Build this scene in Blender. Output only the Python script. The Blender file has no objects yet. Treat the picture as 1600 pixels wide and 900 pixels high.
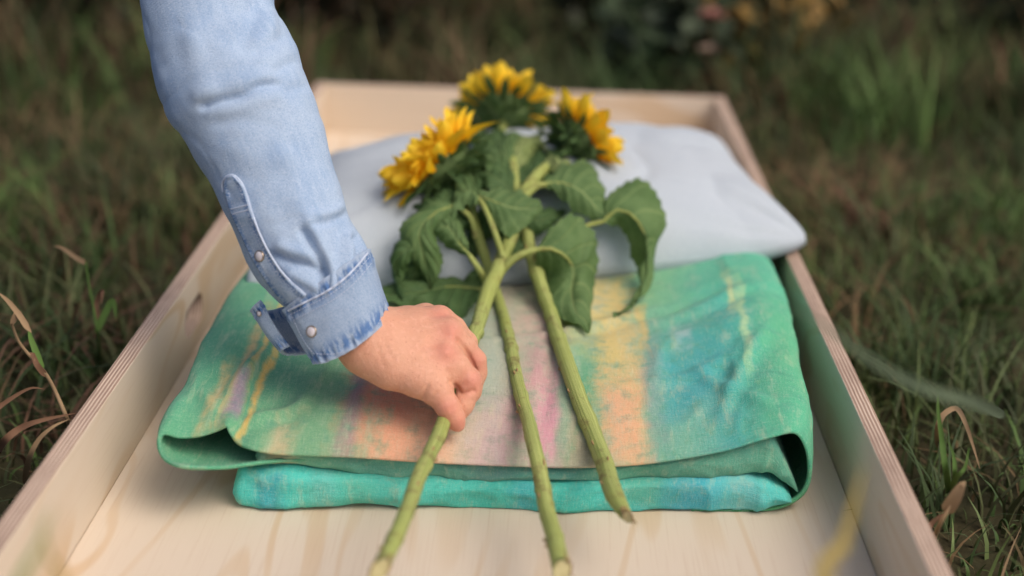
import bpy, bmesh, math, random
import numpy as np
from mathutils import Vector, Matrix
from mathutils.bvhtree import BVHTree

# ------------------------------------------------------------------ camera, sky, sun, exposure
scene = bpy.context.scene
COL = scene.collection
CAM = np.array([0.04197814, 0.0, 0.68143987])
YAW, PITCH, ROLL = 0.01857252, 0.36288779, 0.03172013
FPX = 1600 * 50 / 36.0
FW = np.array([-math.sin(YAW) * math.cos(PITCH), math.cos(YAW) * math.cos(PITCH), -math.sin(PITCH)])
_r = np.cross(FW, [0, 0, 1]); _r /= np.linalg.norm(_r); _u = np.cross(_r, FW)
RT = _r * math.cos(ROLL) + _u * math.sin(ROLL)
UP = -_r * math.sin(ROLL) + _u * math.cos(ROLL)
cam_data = bpy.data.cameras.new('camera')
cam = bpy.data.objects.new('camera', cam_data); COL.objects.link(cam)
M = Matrix.Identity(4)
for i in range(3):
    M[i][0], M[i][1], M[i][2], M[i][3] = RT[i], UP[i], -FW[i], CAM[i]
cam.matrix_world = M
cam_data.lens = 50; cam_data.sensor_width = 36; cam_data.clip_start = 0.02; cam_data.clip_end = 500
cam_data.dof.use_dof = True
cam_data.dof.focus_distance = 1.295
cam_data.dof.aperture_fstop = 1.95
scene.camera = cam

SUN_EL, SUN_AZ = math.radians(52), math.radians(126)     # azimuth measured from +Y (away from camera) towards +X (right)
world = bpy.data.worlds.new('World'); scene.world = world; world.use_nodes = True
wn = world.node_tree.nodes; wl = world.node_tree.links
for n in list(wn): wn.remove(n)
sky = wn.new('ShaderNodeTexSky'); sky.sky_type = 'NISHITA'; sky.sun_disc = False
sky.sun_elevation = SUN_EL; sky.sun_rotation = SUN_AZ
sky.air_density = 0.55; sky.dust_density = 5.0; sky.ozone_density = 0.6
bg = wn.new('ShaderNodeBackground'); bg.inputs['Strength'].default_value = 0.15
wo = wn.new('ShaderNodeOutputWorld')
wl.new(sky.outputs[0], bg.inputs[0]); wl.new(bg.outputs[0], wo.inputs[0])
sun_d = bpy.data.lights.new('sun', 'SUN'); sun_d.energy = 0.85; sun_d.angle = math.radians(38); sun_d.color = (1.0, 0.93, 0.83)
sun = bpy.data.objects.new('sun', sun_d); COL.objects.link(sun)
sdir = Vector((math.sin(SUN_AZ) * math.cos(SUN_EL), math.cos(SUN_AZ) * math.cos(SUN_EL), math.sin(SUN_EL)))
sun.rotation_euler = sdir.to_track_quat('Z', 'Y').to_euler()
scene.view_settings.view_transform = 'Standard'; scene.view_settings.look = 'None'
scene.view_settings.exposure = 0.2; scene.view_settings.gamma = 1.0
scene.view_settings.use_curve_mapping = False

rng = np.random.default_rng(7); random.seed(7)

# ------------------------------------------------------------------ helpers: photo rays to points in the place
def ray(px, py): return FW + RT * ((px - 800) / FPX) - UP * ((py - 450) / FPX)
def atd(px, py, d): return CAM + ray(px, py) * d                    # at distance d along the optical axis
def atz(px, py, z): r = ray(px, py); return CAM + r * ((z - CAM[2]) / r[2])
def aty(px, py, y): r = ray(px, py); return CAM + r * ((y - CAM[1]) / r[1])
def atx(px, py, x): r = ray(px, py); return CAM + r * ((x - CAM[0]) / r[0])
def lin(r, g, b):
    f = lambda c: (c / 255.0 / 12.92) if c <= 10 else ((c / 255.0 + 0.055) / 1.055) ** 2.4
    return (f(r), f(g), f(b), 1.0)

def catmull(P, n, closed=False):
    P = np.asarray(P, float); m = len(P)
    seg = np.linalg.norm(np.diff(P, axis=0), axis=1) ** 0.5 + 1e-9
    t = np.concatenate([[0], np.cumsum(seg)]); q = np.linspace(0, t[-1], n)
    tan = np.zeros_like(P)
    for i in range(m):
        a, b = max(i - 1, 0), min(i + 1, m - 1)
        tan[i] = (P[b] - P[a]) / (t[b] - t[a])
    k = np.clip(np.searchsorted(t, q, side='right') - 1, 0, m - 2)
    h = (t[k + 1] - t[k])[:, None]; s = ((q - t[k]) / (t[k + 1] - t[k]))[:, None]
    return ((2*s**3 - 3*s**2 + 1) * P[k] + (s**3 - 2*s**2 + s) * h * tan[k]
            + (-2*s**3 + 3*s**2) * P[k + 1] + (s**3 - s**2) * h * tan[k + 1])

def resample(P, n):
    P = np.asarray(P, float); d = np.concatenate([[0], np.cumsum(np.linalg.norm(np.diff(P, axis=0), axis=1))])
    q = np.linspace(0, d[-1], n)
    return np.stack([np.interp(q, d, P[:, i]) for i in range(P.shape[1])], 1)

def hash3(ix, iy, iz, seed):
    h = (ix.astype(np.int64) * 374761393 + iy.astype(np.int64) * 668265263 + iz.astype(np.int64) * 2147483647 + seed * 144665) & 0xffffffff
    h = ((h ^ (h >> 13)) * 1274126177) & 0xffffffff
    h = ((h ^ (h >> 16)) * 2246822519) & 0xffffffff
    return ((h ^ (h >> 15)) & 0xffffff) / float(0xffffff) * 2 - 1
def noise(P, scale=1.0, seed=0):
    P = np.asarray(P, float) * scale; i = np.floor(P).astype(np.int64); f = P - i; u = f*f*(3 - 2*f)
    out = 0
    for dx in (0, 1):
        for dy in (0, 1):
            for dz in (0, 1):
                w = (u[..., 0] if dx else 1 - u[..., 0]) * (u[..., 1] if dy else 1 - u[..., 1]) * (u[..., 2] if dz else 1 - u[..., 2])
                out = out + w * hash3(i[..., 0] + dx, i[..., 1] + dy, i[..., 2] + dz, seed)
    return out
def fbm(P, scale=1.0, seed=0, oct=3):
    s = 0; a = 1.0
    for k in range(oct): s = s + a * noise(P, scale * 2**k, seed + k); a *= 0.5
    return s

# ------------------------------------------------------------------ helpers: objects
def mesh_from(name, V, F, mats=(), smooth=True, uv=None, matidx=None):
    me = bpy.data.meshes.new(name)
    me.from_pydata([tuple(v) for v in np.asarray(V, float)], [], [tuple(int(i) for i in f) for f in F])
    for m in mats: me.materials.append(m)
    me.polygons.foreach_set('use_smooth', [smooth] * len(me.polygons))
    if matidx is not None: me.polygons.foreach_set('material_index', list(matidx))
    if uv is not None:
        l = me.uv_layers.new(name='UVMap'); vi = np.empty(len(me.loops), int); me.loops.foreach_get('vertex_index', vi)
        l.data.foreach_set('uv', np.asarray(uv, np.float32)[vi].ravel())
    me.update(); return me
def link(name, me, parent=None):
    o = bpy.data.objects.new(name, me); COL.objects.link(o)
    if parent is not None: o.parent = parent; o.matrix_parent_inverse = parent_inv(parent)
    return o
def parent_inv(p):
    return Matrix.Identity(4) if p.parent is None and p.location.length == 0 else world_of(p).inverted()
def world_of(o):
    m = o.matrix_basis
    return m if o.parent is None else world_of(o.parent) @ o.matrix_parent_inverse @ m
def tag(o, label=None, cat=None, group=None, kind=None):
    if label: o['label'] = label
    if cat: o['category'] = cat
    if group: o['group'] = group
    if kind: o['kind'] = kind
    return o
def empty(name, loc, label, cat, group=None):
    o = bpy.data.objects.new(name, None); COL.objects.link(o); o.location = tuple(loc)
    o.empty_display_size = 0.02
    return tag(o, label, cat, group)
def grid_faces(nu, nv, cu=False, cv=False, off=0):
    F = []
    for i in range(nu if cu else nu - 1):
        for j in range(nv if cv else nv - 1):
            a = i * nv + j; b = i * nv + (j + 1) % nv; c = ((i + 1) % nu) * nv + (j + 1) % nv; d = ((i + 1) % nu) * nv + j
            F.append((a + off, d + off, c + off, b + off))
    return F
def frames(P):
    P = np.asarray(P); T = np.gradient(P, axis=0); T /= np.linalg.norm(T, axis=1)[:, None] + 1e-12
    n = np.cross(T[0], [0.3, 0.5, 1.0]); n /= np.linalg.norm(n); N = [n]
    for i in range(1, len(P)):
        n = N[-1] - T[i] * (N[-1] @ T[i]); n /= np.linalg.norm(n) + 1e-12; N.append(n)
    N = np.array(N); return T, N, np.cross(T, N)
def tube(P, R, ns=10, cap=True, flat=1.0):
    P = np.asarray(P, float); R = np.broadcast_to(np.asarray(R, float), (len(P),))
    T, N, B = frames(P); th = np.linspace(0, 2 * np.pi, ns, endpoint=False)
    V = P[:, None, :] + R[:, None, None] * (np.cos(th)[None, :, None] * N[:, None, :] + flat * np.sin(th)[None, :, None] * B[:, None, :])
    V = V.reshape(-1, 3); F = grid_faces(len(P), ns, cv=True)
    if cap:
        F = F + [tuple(range(ns))[::-1], tuple((len(P) - 1) * ns + k for k in range(ns))]
    uv = np.stack([np.tile(np.arange(ns) / ns, len(P)), np.repeat(np.linspace(0, 1, len(P)), ns)], 1)
    return V, F, uv
def join(parts):
    V = []; F = []; U = []; o = 0
    for p in parts:
        v, f = p[0], p[1]; V.append(np.asarray(v)); F += [tuple(i + o for i in q) for q in f]
        U.append(p[2] if len(p) > 2 else np.zeros((len(v), 2))); o += len(v)
    return np.concatenate(V), F, np.concatenate(U)
def box(c0, c1):
    (x0, y0, z0), (x1, y1, z1) = c0, c1
    V = [(x0,y0,z0),(x1,y0,z0),(x1,y1,z0),(x0,y1,z0),(x0,y0,z1),(x1,y0,z1),(x1,y1,z1),(x0,y1,z1)]
    return np.array(V), [(0,3,2,1),(4,5,6,7),(0,1,5,4),(1,2,6,5),(2,3,7,6),(3,0,4,7)]
def bevel(o, w, seg=2):
    m = o.modifiers.new('bevel', 'BEVEL'); m.width = w; m.segments = seg; m.limit_method = 'ANGLE'
def bvh_of(V, F): return BVHTree.FromPolygons([tuple(v) for v in V], [tuple(f) for f in F])
def hit(bvhs, px, py, lift=0.0):
    r = ray(px, py); L = np.linalg.norm(r); d = Vector(r / L); best = None
    for b in bvhs:
        h = b.ray_cast(Vector(CAM), d, 10)
        if h[0] is not None and (best is None or h[3] < best): best = h[3]
    if best is None: return None
    return CAM + r / L * (best - lift)

# ------------------------------------------------------------------ helpers: node materials
class NT:
    def __init__(s, name, rough=0.8, spec=0.3):
        s.m = bpy.data.materials.new(name); s.m.use_nodes = True; s.t = s.m.node_tree; s.n = s.t.nodes
        s.b = s.n['Principled BSDF']; s.b.inputs['Roughness'].default_value = rough
        s.b.inputs['Specular IOR Level'].default_value = spec
    def new(s, t, **kw):
        n = s.n.new(t)
        for k, v in kw.items(): setattr(n, k, v)
        return n
    def put(s, sock, v):
        if v is None: return
        if hasattr(v, 'links') or isinstance(v, bpy.types.NodeSocket): s.t.links.new(v, sock)
        else:
            try: sock.default_value = v
            except Exception: sock.default_value = (v, v, v) if len(sock.default_value) == 3 else (v, v, v, 1)
    def math(s, op, a, b=None, c=None, clamp=False):
        n = s.new('ShaderNodeMath', operation=op, use_clamp=clamp)
        s.put(n.inputs[0], a); s.put(n.inputs[1], b); s.put(n.inputs[2], c); return n.outputs[0]
    def coord(s, kind='Object'): return s.new('ShaderNodeTexCoord').outputs[kind]
    def mapping(s, v, scale=(1,1,1), loc=(0,0,0), rot=(0,0,0)):
        n = s.new('ShaderNodeMapping'); s.put(n.inputs['Vector'], v); n.inputs['Scale'].default_value = scale
        n.inputs['Location'].default_value = loc; n.inputs['Rotation'].default_value = rot; return n.outputs[0]
    def noise(s, v, scale, detail=3, rough=0.5, dist=0.0, out='Fac'):
        n = s.new('ShaderNodeTexNoise'); s.put(n.inputs['Vector'], v); n.inputs['Scale'].default_value = scale
        n.inputs['Detail'].default_value = detail; n.inputs['Roughness'].default_value = rough; n.inputs['Distortion'].default_value = dist
        return n.outputs[out]
    def wave(s, v, scale, dist=0.0, detail=2, dscale=1.0, dirn='X', prof='SIN'):
        n = s.new('ShaderNodeTexWave', wave_type='BANDS', bands_direction=dirn, wave_profile=prof); s.put(n.inputs['Vector'], v)
        n.inputs['Scale'].default_value = scale; n.inputs['Distortion'].default_value = dist
        n.inputs['Detail'].default_value = detail; n.inputs['Detail Scale'].default_value = dscale; return n.outputs['Fac']
    def ramp(s, f, stops, interp='LINEAR'):
        n = s.new('ShaderNodeValToRGB'); s.put(n.inputs[0], f); e = n.color_ramp.elements; n.color_ramp.interpolation = interp
        while len(e) > 1: e.remove(e[-1])
        e[0].position = stops[0][0]; e[0].color = stops[0][1]
        for p, c in stops[1:]:
            q = e.new(p); q.color = c
        return n.outputs[0]
    def mix(s, f, a, b, blend='MIX'):
        n = s.new('ShaderNodeMix', data_type='RGBA', blend_type=blend); s.put(n.inputs[0], f)
        s.put(n.inputs[6], a); s.put(n.inputs[7], b); return n.outputs[2]
    def sep(s, v):
        n = s.new('ShaderNodeSeparateXYZ'); s.put(n.inputs[0], v); return n.outputs
    def comb(s, x, y, z):
        n = s.new('ShaderNodeCombineXYZ'); s.put(n.inputs[0], x); s.put(n.inputs[1], y); s.put(n.inputs[2], z); return n.outputs[0]
    def smooth(s, v, a, b):
        n = s.new('ShaderNodeMapRange', interpolation_type='SMOOTHSTEP'); s.put(n.inputs[0], v)
        n.inputs[1].default_value = a; n.inputs[2].default_value = b; return n.outputs[0]
    def bump(s, h, strength=0.3, dist=0.002):
        n = s.new('ShaderNodeBump'); n.inputs['Strength'].default_value = strength; n.inputs['Distance'].default_value = dist
        s.put(n.inputs['Height'], h); s.t.links.new(n.outputs[0], s.b.inputs['Normal'])
    def color(s, c): s.put(s.b.inputs['Base Color'], c)
def V4(a, k=1.0): return (a[0]*k, a[1]*k, a[2]*k, 1)

# ------------------------------------------------------------------ ground and meadow
def mat_ground():
    t = NT('meadow_soil', 0.95, 0.1); c = t.coord('Object')
    n = t.noise(c, 9, 5, 0.6); n2 = t.noise(c, 70, 3)
    col = t.ramp(n, [(0.3, lin(50, 50, 36)), (0.5, lin(64, 60, 42)), (0.7, lin(78, 68, 50))])
    t.color(t.mix(t.math('MULTIPLY', n2, 0.4), col, lin(40, 46, 24))); t.bump(n2, 0.6, 0.01); return t.m
G = 60.0
gx = np.concatenate([[-G, -20, -8], np.linspace(-4, 5, 46), [9, 20, G]]); gy = np.concatenate([[-G, -20, -4], np.linspace(-1, 7, 41), [12, 30, G]])
def ground_z(x, y):
    P = np.stack([x, y, 0 * x], -1); k = np.clip((np.maximum(np.abs(x), np.abs(y - 1.5)) - 0.95) / 0.4, 0, 1)
    return k * (0.035 * fbm(P, 1.3, 5) + 0.01 * noise(P, 5, 9)) - 0.005
GX, GY = np.meshgrid(gx, gy, indexing='ij'); GZ = ground_z(GX, GY)
gv = np.stack([GX, GY, GZ], -1).reshape(-1, 3)
tag(link('ground', mesh_from('ground', gv, [f[::-1] for f in grid_faces(len(gx), len(gy))], [mat_ground()])), kind='structure')

def mat_attr(name, rough=0.7, spec=0.25, trans=0.0):
    t = NT(name, rough, spec); a = t.new('ShaderNodeAttribute', attribute_name='tint')
    c = t.coord('Object'); n = t.noise(c, 160, 2)
    t.color(t.mix(t.math('MULTIPLY', n, 0.35), a.outputs['Color'], V4(lin(44, 48, 28))))
    return t.m
MAT_GRASS = mat_attr('grass_blades', 0.65, 0.25)
MAT_DRY = mat_attr('dry_grass_blades', 0.85, 0.15)
MAT_BUSH = mat_attr('bush_leaves', 0.7, 0.2)

def fast_mesh(name, V, Fq, tint, mat):
    me = bpy.data.meshes.new(name); V = np.asarray(V, np.float32); Fq = np.asarray(Fq, np.int32)
    me.vertices.add(len(V)); me.vertices.foreach_set('co', V.ravel())
    me.loops.add(Fq.size); me.loops.foreach_set('vertex_index', Fq.ravel())
    me.polygons.add(len(Fq)); me.polygons.foreach_set('loop_start', np.arange(0, Fq.size, 4, dtype=np.int32))
    me.polygons.foreach_set('loop_total', np.full(len(Fq), 4, np.int32))
    me.polygons.foreach_set('use_smooth', np.ones(len(Fq), bool))
    me.update(calc_edges=True)
    a = me.attributes.new('tint', 'FLOAT_COLOR', 'POINT')
    a.data.foreach_set('color', np.concatenate([tint, np.ones((len(tint), 1))], 1).astype(np.float32).ravel())
    me.materials.append(mat); return me

def blades(xy, H, Wd, bend, tint, lean=None, rows=5):
    n = len(xy); z0 = ground_z(xy[:, 0], xy[:, 1])
    ang = rng.uniform(0, 2 * np.pi, n); d = np.stack([np.cos(ang), np.sin(ang)], 1)
    face = ang + np.pi / 2 + rng.normal(0, 0.4, n); w = np.stack([np.cos(face), np.sin(face)], 1)
    s = np.linspace(0, 1, rows); V = np.zeros((n, rows, 2, 3))
    for k, t in enumerate(s):
        out = bend * H * t**1.8; up = H * (t - 0.42 * bend * t**2.2)
        cx = xy[:, 0] + d[:, 0] * out; cy = xy[:, 1] + d[:, 1] * out; cz = z0 + up
        hw = Wd * (1 - t**1.6) * 0.5 + 0.00015
        for j, sg in enumerate((-1, 1)):
            V[:, k, j, 0] = cx + sg * w[:, 0] * hw; V[:, k, j, 1] = cy + sg * w[:, 1] * hw; V[:, k, j, 2] = cz
    F = np.zeros((n, rows - 1, 4), np.int64); base = np.arange(n) * rows * 2
    for k in range(rows - 1):
        F[:, k, 0] = base + 2*k; F[:, k, 1] = base + 2*k + 1; F[:, k, 2] = base + 2*k + 3; F[:, k, 3] = base + 2*k + 2
    return V.reshape(-1, 3), F.reshape(-1, 4), np.repeat(tint, rows * 2, axis=0)

TX, TY0, TY1 = 0.35, 0.62, 2.4064     # tray footprint
def scatter(n, y0=0.35, y1=5.2):
    # denser where it is near and in view
    out = []
    while sum(len(o) for o in out) < n:
        y = y0 + (y1 - y0) * rng.random(n) ** 1.25; hw = 0.62 + 0.56 * y
        x = 0.02 + rng.uniform(-1, 1, n) * hw
        k = ~((np.abs(x) < TX + 0.012) & (y > TY0 - 0.02) & (y < TY1 + 0.02))
        out.append(np.stack([x[k], y[k]], 1))
    return np.concatenate(out)[:n]
def clump(xy, sc, seed): return fbm(np.stack([xy[:, 0], xy[:, 1], 0 * xy[:, 0]], 1), sc, seed)
def pal(cols, n):
    c = np.array([lin(*q)[:3] for q in cols]); i = rng.integers(0, len(c), n)
    return c[i] * rng.uniform(0.7, 1.25, (n, 1))
GREENS = [(82, 106, 54), (68, 92, 48), (98, 114, 66), (76, 86, 54), (92, 98, 62), (62, 80, 46)]
BROWNS = [(122, 100, 72), (106, 86, 62), (98, 84, 58), (130, 108, 82), (92, 74, 56), (118, 88, 70)]
def near_tray(xy, H, lo):
    near = np.clip((np.abs(xy[:, 0]) - TX) / 0.14, 0, 1); side = (xy[:, 1] < TY1 + .05) & (np.abs(xy[:, 0]) < 0.52)
    return np.where(side, H * (lo + (1 - lo) * near), H)
xy = scatter(36000); H = np.clip(0.05 + 0.03 * clump(xy, 2.2, 21) + rng.normal(0, 0.014, len(xy)), 0.02, 0.12)
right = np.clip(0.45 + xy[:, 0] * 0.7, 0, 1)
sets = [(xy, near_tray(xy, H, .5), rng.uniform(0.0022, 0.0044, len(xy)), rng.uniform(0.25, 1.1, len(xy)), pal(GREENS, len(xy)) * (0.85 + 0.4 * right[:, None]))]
def tufts(n, per, cols, hlo, hhi, spread, wid, bend, y0=.35, y1=5.2):
    cx = scatter(n, y0, y1); xs, hs, ts = [], [], []
    ca = np.array([lin(*q)[:3] for q in cols])
    for c in cx:
        k = int(per * rng.uniform(.5, 1.4)); d = rng.normal(0, spread * rng.uniform(.6, 1.5), (k, 2)); p = c + d
        xs.append(p); hs.append(rng.uniform(hlo, hhi) * rng.uniform(.5, 1.1, k)); ts.append((ca[rng.integers(0, len(ca))] * rng.uniform(.6, 1.35))[None] * rng.uniform(.8, 1.2, (k, 1)))
    xy = np.concatenate(xs); H = np.concatenate(hs); T = np.concatenate(ts)
    k = ~((np.abs(xy[:, 0]) < TX + 0.012) & (xy[:, 1] > TY0 - 0.02) & (xy[:, 1] < TY1 + 0.02)); xy, H, T = xy[k], H[k], T[k]
    return xy, near_tray(xy, H, .45), rng.uniform(*wid, len(xy)), rng.uniform(*bend, len(xy)), T
sets.append(tufts(90, 30, GREENS, .14, .30, .06, (.004, .009), (.2, .9), 2.6, 3.9))
sets.append(tufts(370, 62, GREENS, .07, .17, .045, (.0028, .0056), (.2, 1.0)))
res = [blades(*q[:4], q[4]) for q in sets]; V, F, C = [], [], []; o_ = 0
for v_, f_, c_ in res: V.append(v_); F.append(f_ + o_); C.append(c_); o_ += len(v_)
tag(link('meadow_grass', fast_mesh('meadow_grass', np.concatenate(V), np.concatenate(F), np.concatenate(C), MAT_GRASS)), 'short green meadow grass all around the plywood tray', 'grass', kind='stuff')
xy = scatter(9000); xy = xy[(xy[:, 1] > 1.8) | (rng.random(len(xy)) < .35)]; H = np.clip(0.06 + rng.normal(0, 0.02, len(xy)), 0.02, 0.14)
sets = [(xy, near_tray(xy, H, .5), rng.uniform(0.002, 0.0045, len(xy)), rng.uniform(0.5, 1.5, len(xy)), pal(BROWNS, len(xy))), tufts(210, 42, BROWNS, .06, .16, .05, (.0026, .0058), (.5, 1.5))]
sets.append(tufts(70, 26, BROWNS + [(84, 80, 52), (92, 88, 58)], .16, .34, .06, (.004, .009), (.2, .9), 2.7, 3.9))
res = [blades(*q[:4], q[4]) for q in sets]; V, F, C = [], [], []; o_ = 0
for v_, f_, c_ in res: V.append(v_); F.append(f_ + o_); C.append(c_); o_ += len(v_)
tag(link('dry_grass', fast_mesh('dry_grass', np.concatenate(V), np.concatenate(F), np.concatenate(C), MAT_DRY)), 'dry brown grass blades mixed into the green meadow', 'grass', kind='stuff')

# ------------------------------------------------------------------ shrubs and weeds behind the tray
MAT_TWIG = NT('twig_bark', 0.9, 0.1); MAT_TWIG.color(lin(62, 48, 34)); MAT_TWIG = MAT_TWIG.m
def shrub(name, label, x, y, rx, ry, h, nl, cols, leaf=(0.03, 0.06), twigs=14, seed=1, low=0.0, group=None, flop=1.0):
    g = np.random.default_rng(seed); root = empty(name, (x, y, 0), label, 'shrub', group); z0 = float(ground_z(np.array([x]), np.array([y]))[0])
    tw = []; cl = []
    for k in range(twigs):
        a = g.uniform(0, 2*np.pi); q = g.uniform(0.15, 1) ** 0.7; hh = h * g.uniform(0.55, 1.0) * (1 - 0.35 * q * q)
        e = np.array([x + rx * q * math.cos(a), y + ry * q * math.sin(a), z0 + hh])
        b = np.array([x + 0.15 * rx * math.cos(a), y + 0.15 * ry * math.sin(a), z0])
        m = (b + e) / 2 + np.array([0, 0, 0.12 * h]) + g.normal(0, 0.02, 3)
        P = catmull([b, m, e], 9); tw.append(tube(P, np.linspace(0.006, 0.0018, 9), 6)); cl.append(P)
    V, F, U = join(tw); link('stems', mesh_from('stems', V, F, [MAT_TWIG]), root)
    pts = np.concatenate([p[2:] for p in cl]); i = g.integers(0, len(pts), nl)
    c = pts[i] + g.normal(0, 1, (nl, 3)) * np.array([rx, ry, h * 0.6]) * 0.13
    c[:, 2] = np.maximum(c[:, 2], z0 + low + 0.01)
    L = g.uniform(*leaf, nl)[:, None]; d = g.normal(0, 1, (nl, 3)); d[:, 2] = d[:, 2] * 0.5 - 0.25 * flop; d /= np.linalg.norm(d, axis=1)[:, None]
    s = np.cross(d, g.normal(0, 1, (nl, 3))); s /= np.linalg.norm(s, axis=1)[:, None]
    nrm = np.cross(d, s)
    V = np.stack([c, c + d*L*0.35 + s*L*0.27 + nrm*L*0.05, c + d*L*0.75 + s*L*0.2, c + d*L - nrm*L*0.12,
                  c + d*L*0.75 - s*L*0.2, c + d*L*0.35 - s*L*0.27 + nrm*L*0.05], 1)
    F = np.stack([np.array([[0, 1, 2, 5], [5, 2, 3, 4]]) + 6*k for k in range(nl)]).reshape(-1, 4)
    ca = np.array([lin(*q)[:3] for q in cols]); C = ca[g.integers(0, len(ca), nl)] * g.uniform(0.65, 1.3, (nl, 1))
    link('crown', fast_mesh('crown', V.reshape(-1, 3), F, np.repeat(C, 6, axis=0), MAT_BUSH), root)
    return root
DK = [(54, 58, 42), (48, 52, 40), (62, 60, 46), (44, 46, 36)]; BR = [(78, 64, 48), (66, 58, 44), (58, 54, 42), (90, 70, 52)]
GR = [(60, 72, 50), (52, 62, 44), (72, 80, 60), (46, 54, 40)]
SH = 'shrubs behind the tray'
shrub('shrub', 'dark brown leafy shrub in the far upper left corner', -1.08, 3.35, 0.5, 0.3, 0.5, 1500, BR + DK, seed=1, group=SH)
shrub('shrub', 'low dark shrub partly hidden behind the denim sleeve', -0.38, 3.42, 0.42, 0.25, 0.42, 1100, DK + BR, seed=2, group=SH)
shrub('shrub', 'blackish green shrub directly behind the highest sunflower', 0.2, 3.4, 0.36, 0.25, 0.42, 1100, DK, seed=3, group=SH)
shrub('shrub', 'grey green broad leaved shrub left of the pink blossom', 0.30, 3.0, 0.15, 0.12, 0.22, 240, [(70, 84, 62), (58, 74, 52), (84, 94, 76), (40, 50, 34)], leaf=(0.045, 0.085), seed=4, group=SH)
shrub('shrub', 'ochre dried up shrub right of the pink blossom', 0.50, 3.12, 0.2, 0.14, 0.40, 700, [(146, 116, 62), (130, 104, 58), (112, 92, 54), (156, 124, 74)], seed=5, group=SH)
shrub('shrub', 'dark green shrub in the far upper right corner', 1.28, 3.35, 0.42, 0.3, 0.42, 1300, GR + DK, seed=6, group=SH)
for k, (x, y, s) in enumerate([(-1.7, 4.1, 11), (-0.85, 4.3, 12), (0.1, 4.3, 13), (0.9, 4.2, 14), (1.75, 4.2, 15), (2.4, 3.9, 16), (-2.3, 3.8, 17)]):
    shrub('hedge_shrub', ['dense dark hedge shrub at the far left behind the brown shrub', 'dense dark hedge shrub behind the sleeve', 'dense dark hedge shrub at the top centre', 'dense dark hedge shrub behind the ochre shrub', 'dense dark hedge shrub behind the upper right corner shrub', 'dense dark hedge shrub beyond the right edge', 'dense dark hedge shrub beyond the left edge'][k],
          x, y, 0.75, 0.45, 1.15, 1900, DK + [(40, 40, 30)], leaf=(0.05, 0.09), twigs=22, seed=s, group='dark hedge behind the shrubs')
# pink blossom on a stem
def blossom(px, py, d, label, col, r):
    p = atd(px, py, d); root = empty('wild_flower', (p[0], p[1], 0), label, 'flower', 'wild flowers behind the tray')
    z0 = float(ground_z(np.array([p[0]]), np.array([p[1]]))[0]); P = catmull([(p[0] - .03, p[1], z0), (p[0], p[1] + .02, p[2] * .5), p], 10)
    v, f, u = tube(P, 0.0025, 6); link('stem', mesh_from('stem', v, f, [MAT_TWIG]), root)
    t = NT('blossom_petal', 0.7); t.color(lin(*col)); pv = []
    for k in range(14):
        a = k * 2.4; e = 0.3 + 0.6 * (k / 14); dr = np.array([math.cos(a) * math.cos(e), math.sin(a) * math.cos(e), math.sin(e)])
        sd = np.array([-math.sin(a), math.cos(a), 0]); c = p
        V = [c, c + dr*r*.5 + sd*r*.35, c + dr*r + sd*r*.2, c + dr*r*1.1, c + dr*r - sd*r*.2, c + dr*r*.5 - sd*r*.35]
        pv.append((np.array(V), [(0, 1, 2, 3), (0, 3, 4, 5)]))
    V, F, U = join(pv); link('blossom', mesh_from('blossom', V, F, [t.m], smooth=False), root)
blossom(1112, 32, 2.8, 'faded pink blossom at the top edge right of centre', (160, 112, 100), 0.03)
blossom(1106, 84, 2.75, 'smaller pale dusty blossom below the pink one', (146, 126, 108), 0.022)

# ------------------------------------------------------------------ plywood tray
ZF, ZR, TH = 0.05, 0.13408, 0.017
def mat_ply(name, along='Y', warm=1.0, seed=0.0):
    t = NT(name, 0.62, 0.3); c = t.coord('Object')
    sc = {'Y': (1, 0.16, 1), 'X': (0.16, 1, 1)}[along]
    m = t.mapping(c, sc, (seed, seed * 1.7, seed * .3))
    big = t.noise(m, 5.0, 3, 0.5, 0.6)                                     # cathedral figure: contour lines of a stretched noise
    rings = t.math('SINE', t.math('MULTIPLY', big, 74.0))
    rings = t.smooth(rings, 0.3, 1.0)
    fine = t.noise(t.mapping(c, {'Y': (1, 0.02, 1), 'X': (0.02, 1, 1)}[along]), 420, 3, 0.6)
    broad = t.noise(t.mapping(c, {'Y': (1, 0.3, 1), 'X': (0.3, 1, 1)}[along]), 6, 2)
    base = t.mix(broad, lin(206, 190, 168), lin(216, 201, 182))
    col = t.mix(t.math('MULTIPLY', rings, t.math('MULTIPLY', t.smooth(broad, .30, .66), .55)), base, lin(192, 156, 108))
    col = t.mix(t.math('MULTIPLY', t.smooth(fine, 0.5, 0.8), 0.4), col, lin(188, 162, 136))
    t.color(col); t.bump(fine, 0.12, 0.001); return t.m
def mat_edge(name, axis):
    t = NT(name, 0.85, 0.15); c = t.coord('Object'); o = t.sep(c)
    v = t.math('MULTIPLY', o[axis], 2 * math.pi / 0.0034)
    wob = t.noise(c, 30, 2); st = t.math('SINE', t.math('ADD', v, t.math('MULTIPLY', wob, 2.0)))
    fine = t.noise(t.mapping(c, (1, 0.05, 1) if axis == 0 else (0.05, 1, 1)), 500, 3, 0.6)
    col = t.mix(t.smooth(st, -0.4, 0.4), lin(160, 134, 116), lin(206, 184, 164))
    dirt = t.noise(t.mapping(c, (1, .3, 1) if axis == 0 else (.3, 1, 1)), 14, 4, 0.6)
    col = t.mix(t.math('MULTIPLY', t.smooth(dirt, 0.45, 0.75), 0.55), col, lin(128, 104, 92))
    col = t.mix(t.math('MULTIPLY', t.smooth(fine, 0.5, 0.75), 0.45), col, lin(126, 102, 88))
    t.color(col); t.bump(t.math('ADD', t.math('MULTIPLY', st, 0.5), fine), 0.35, 0.001); return t.m
tray = empty('plywood_tray', (0, 1.5, 0), 'open plywood tray with low sides lying in the grass', 'tray')
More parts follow.
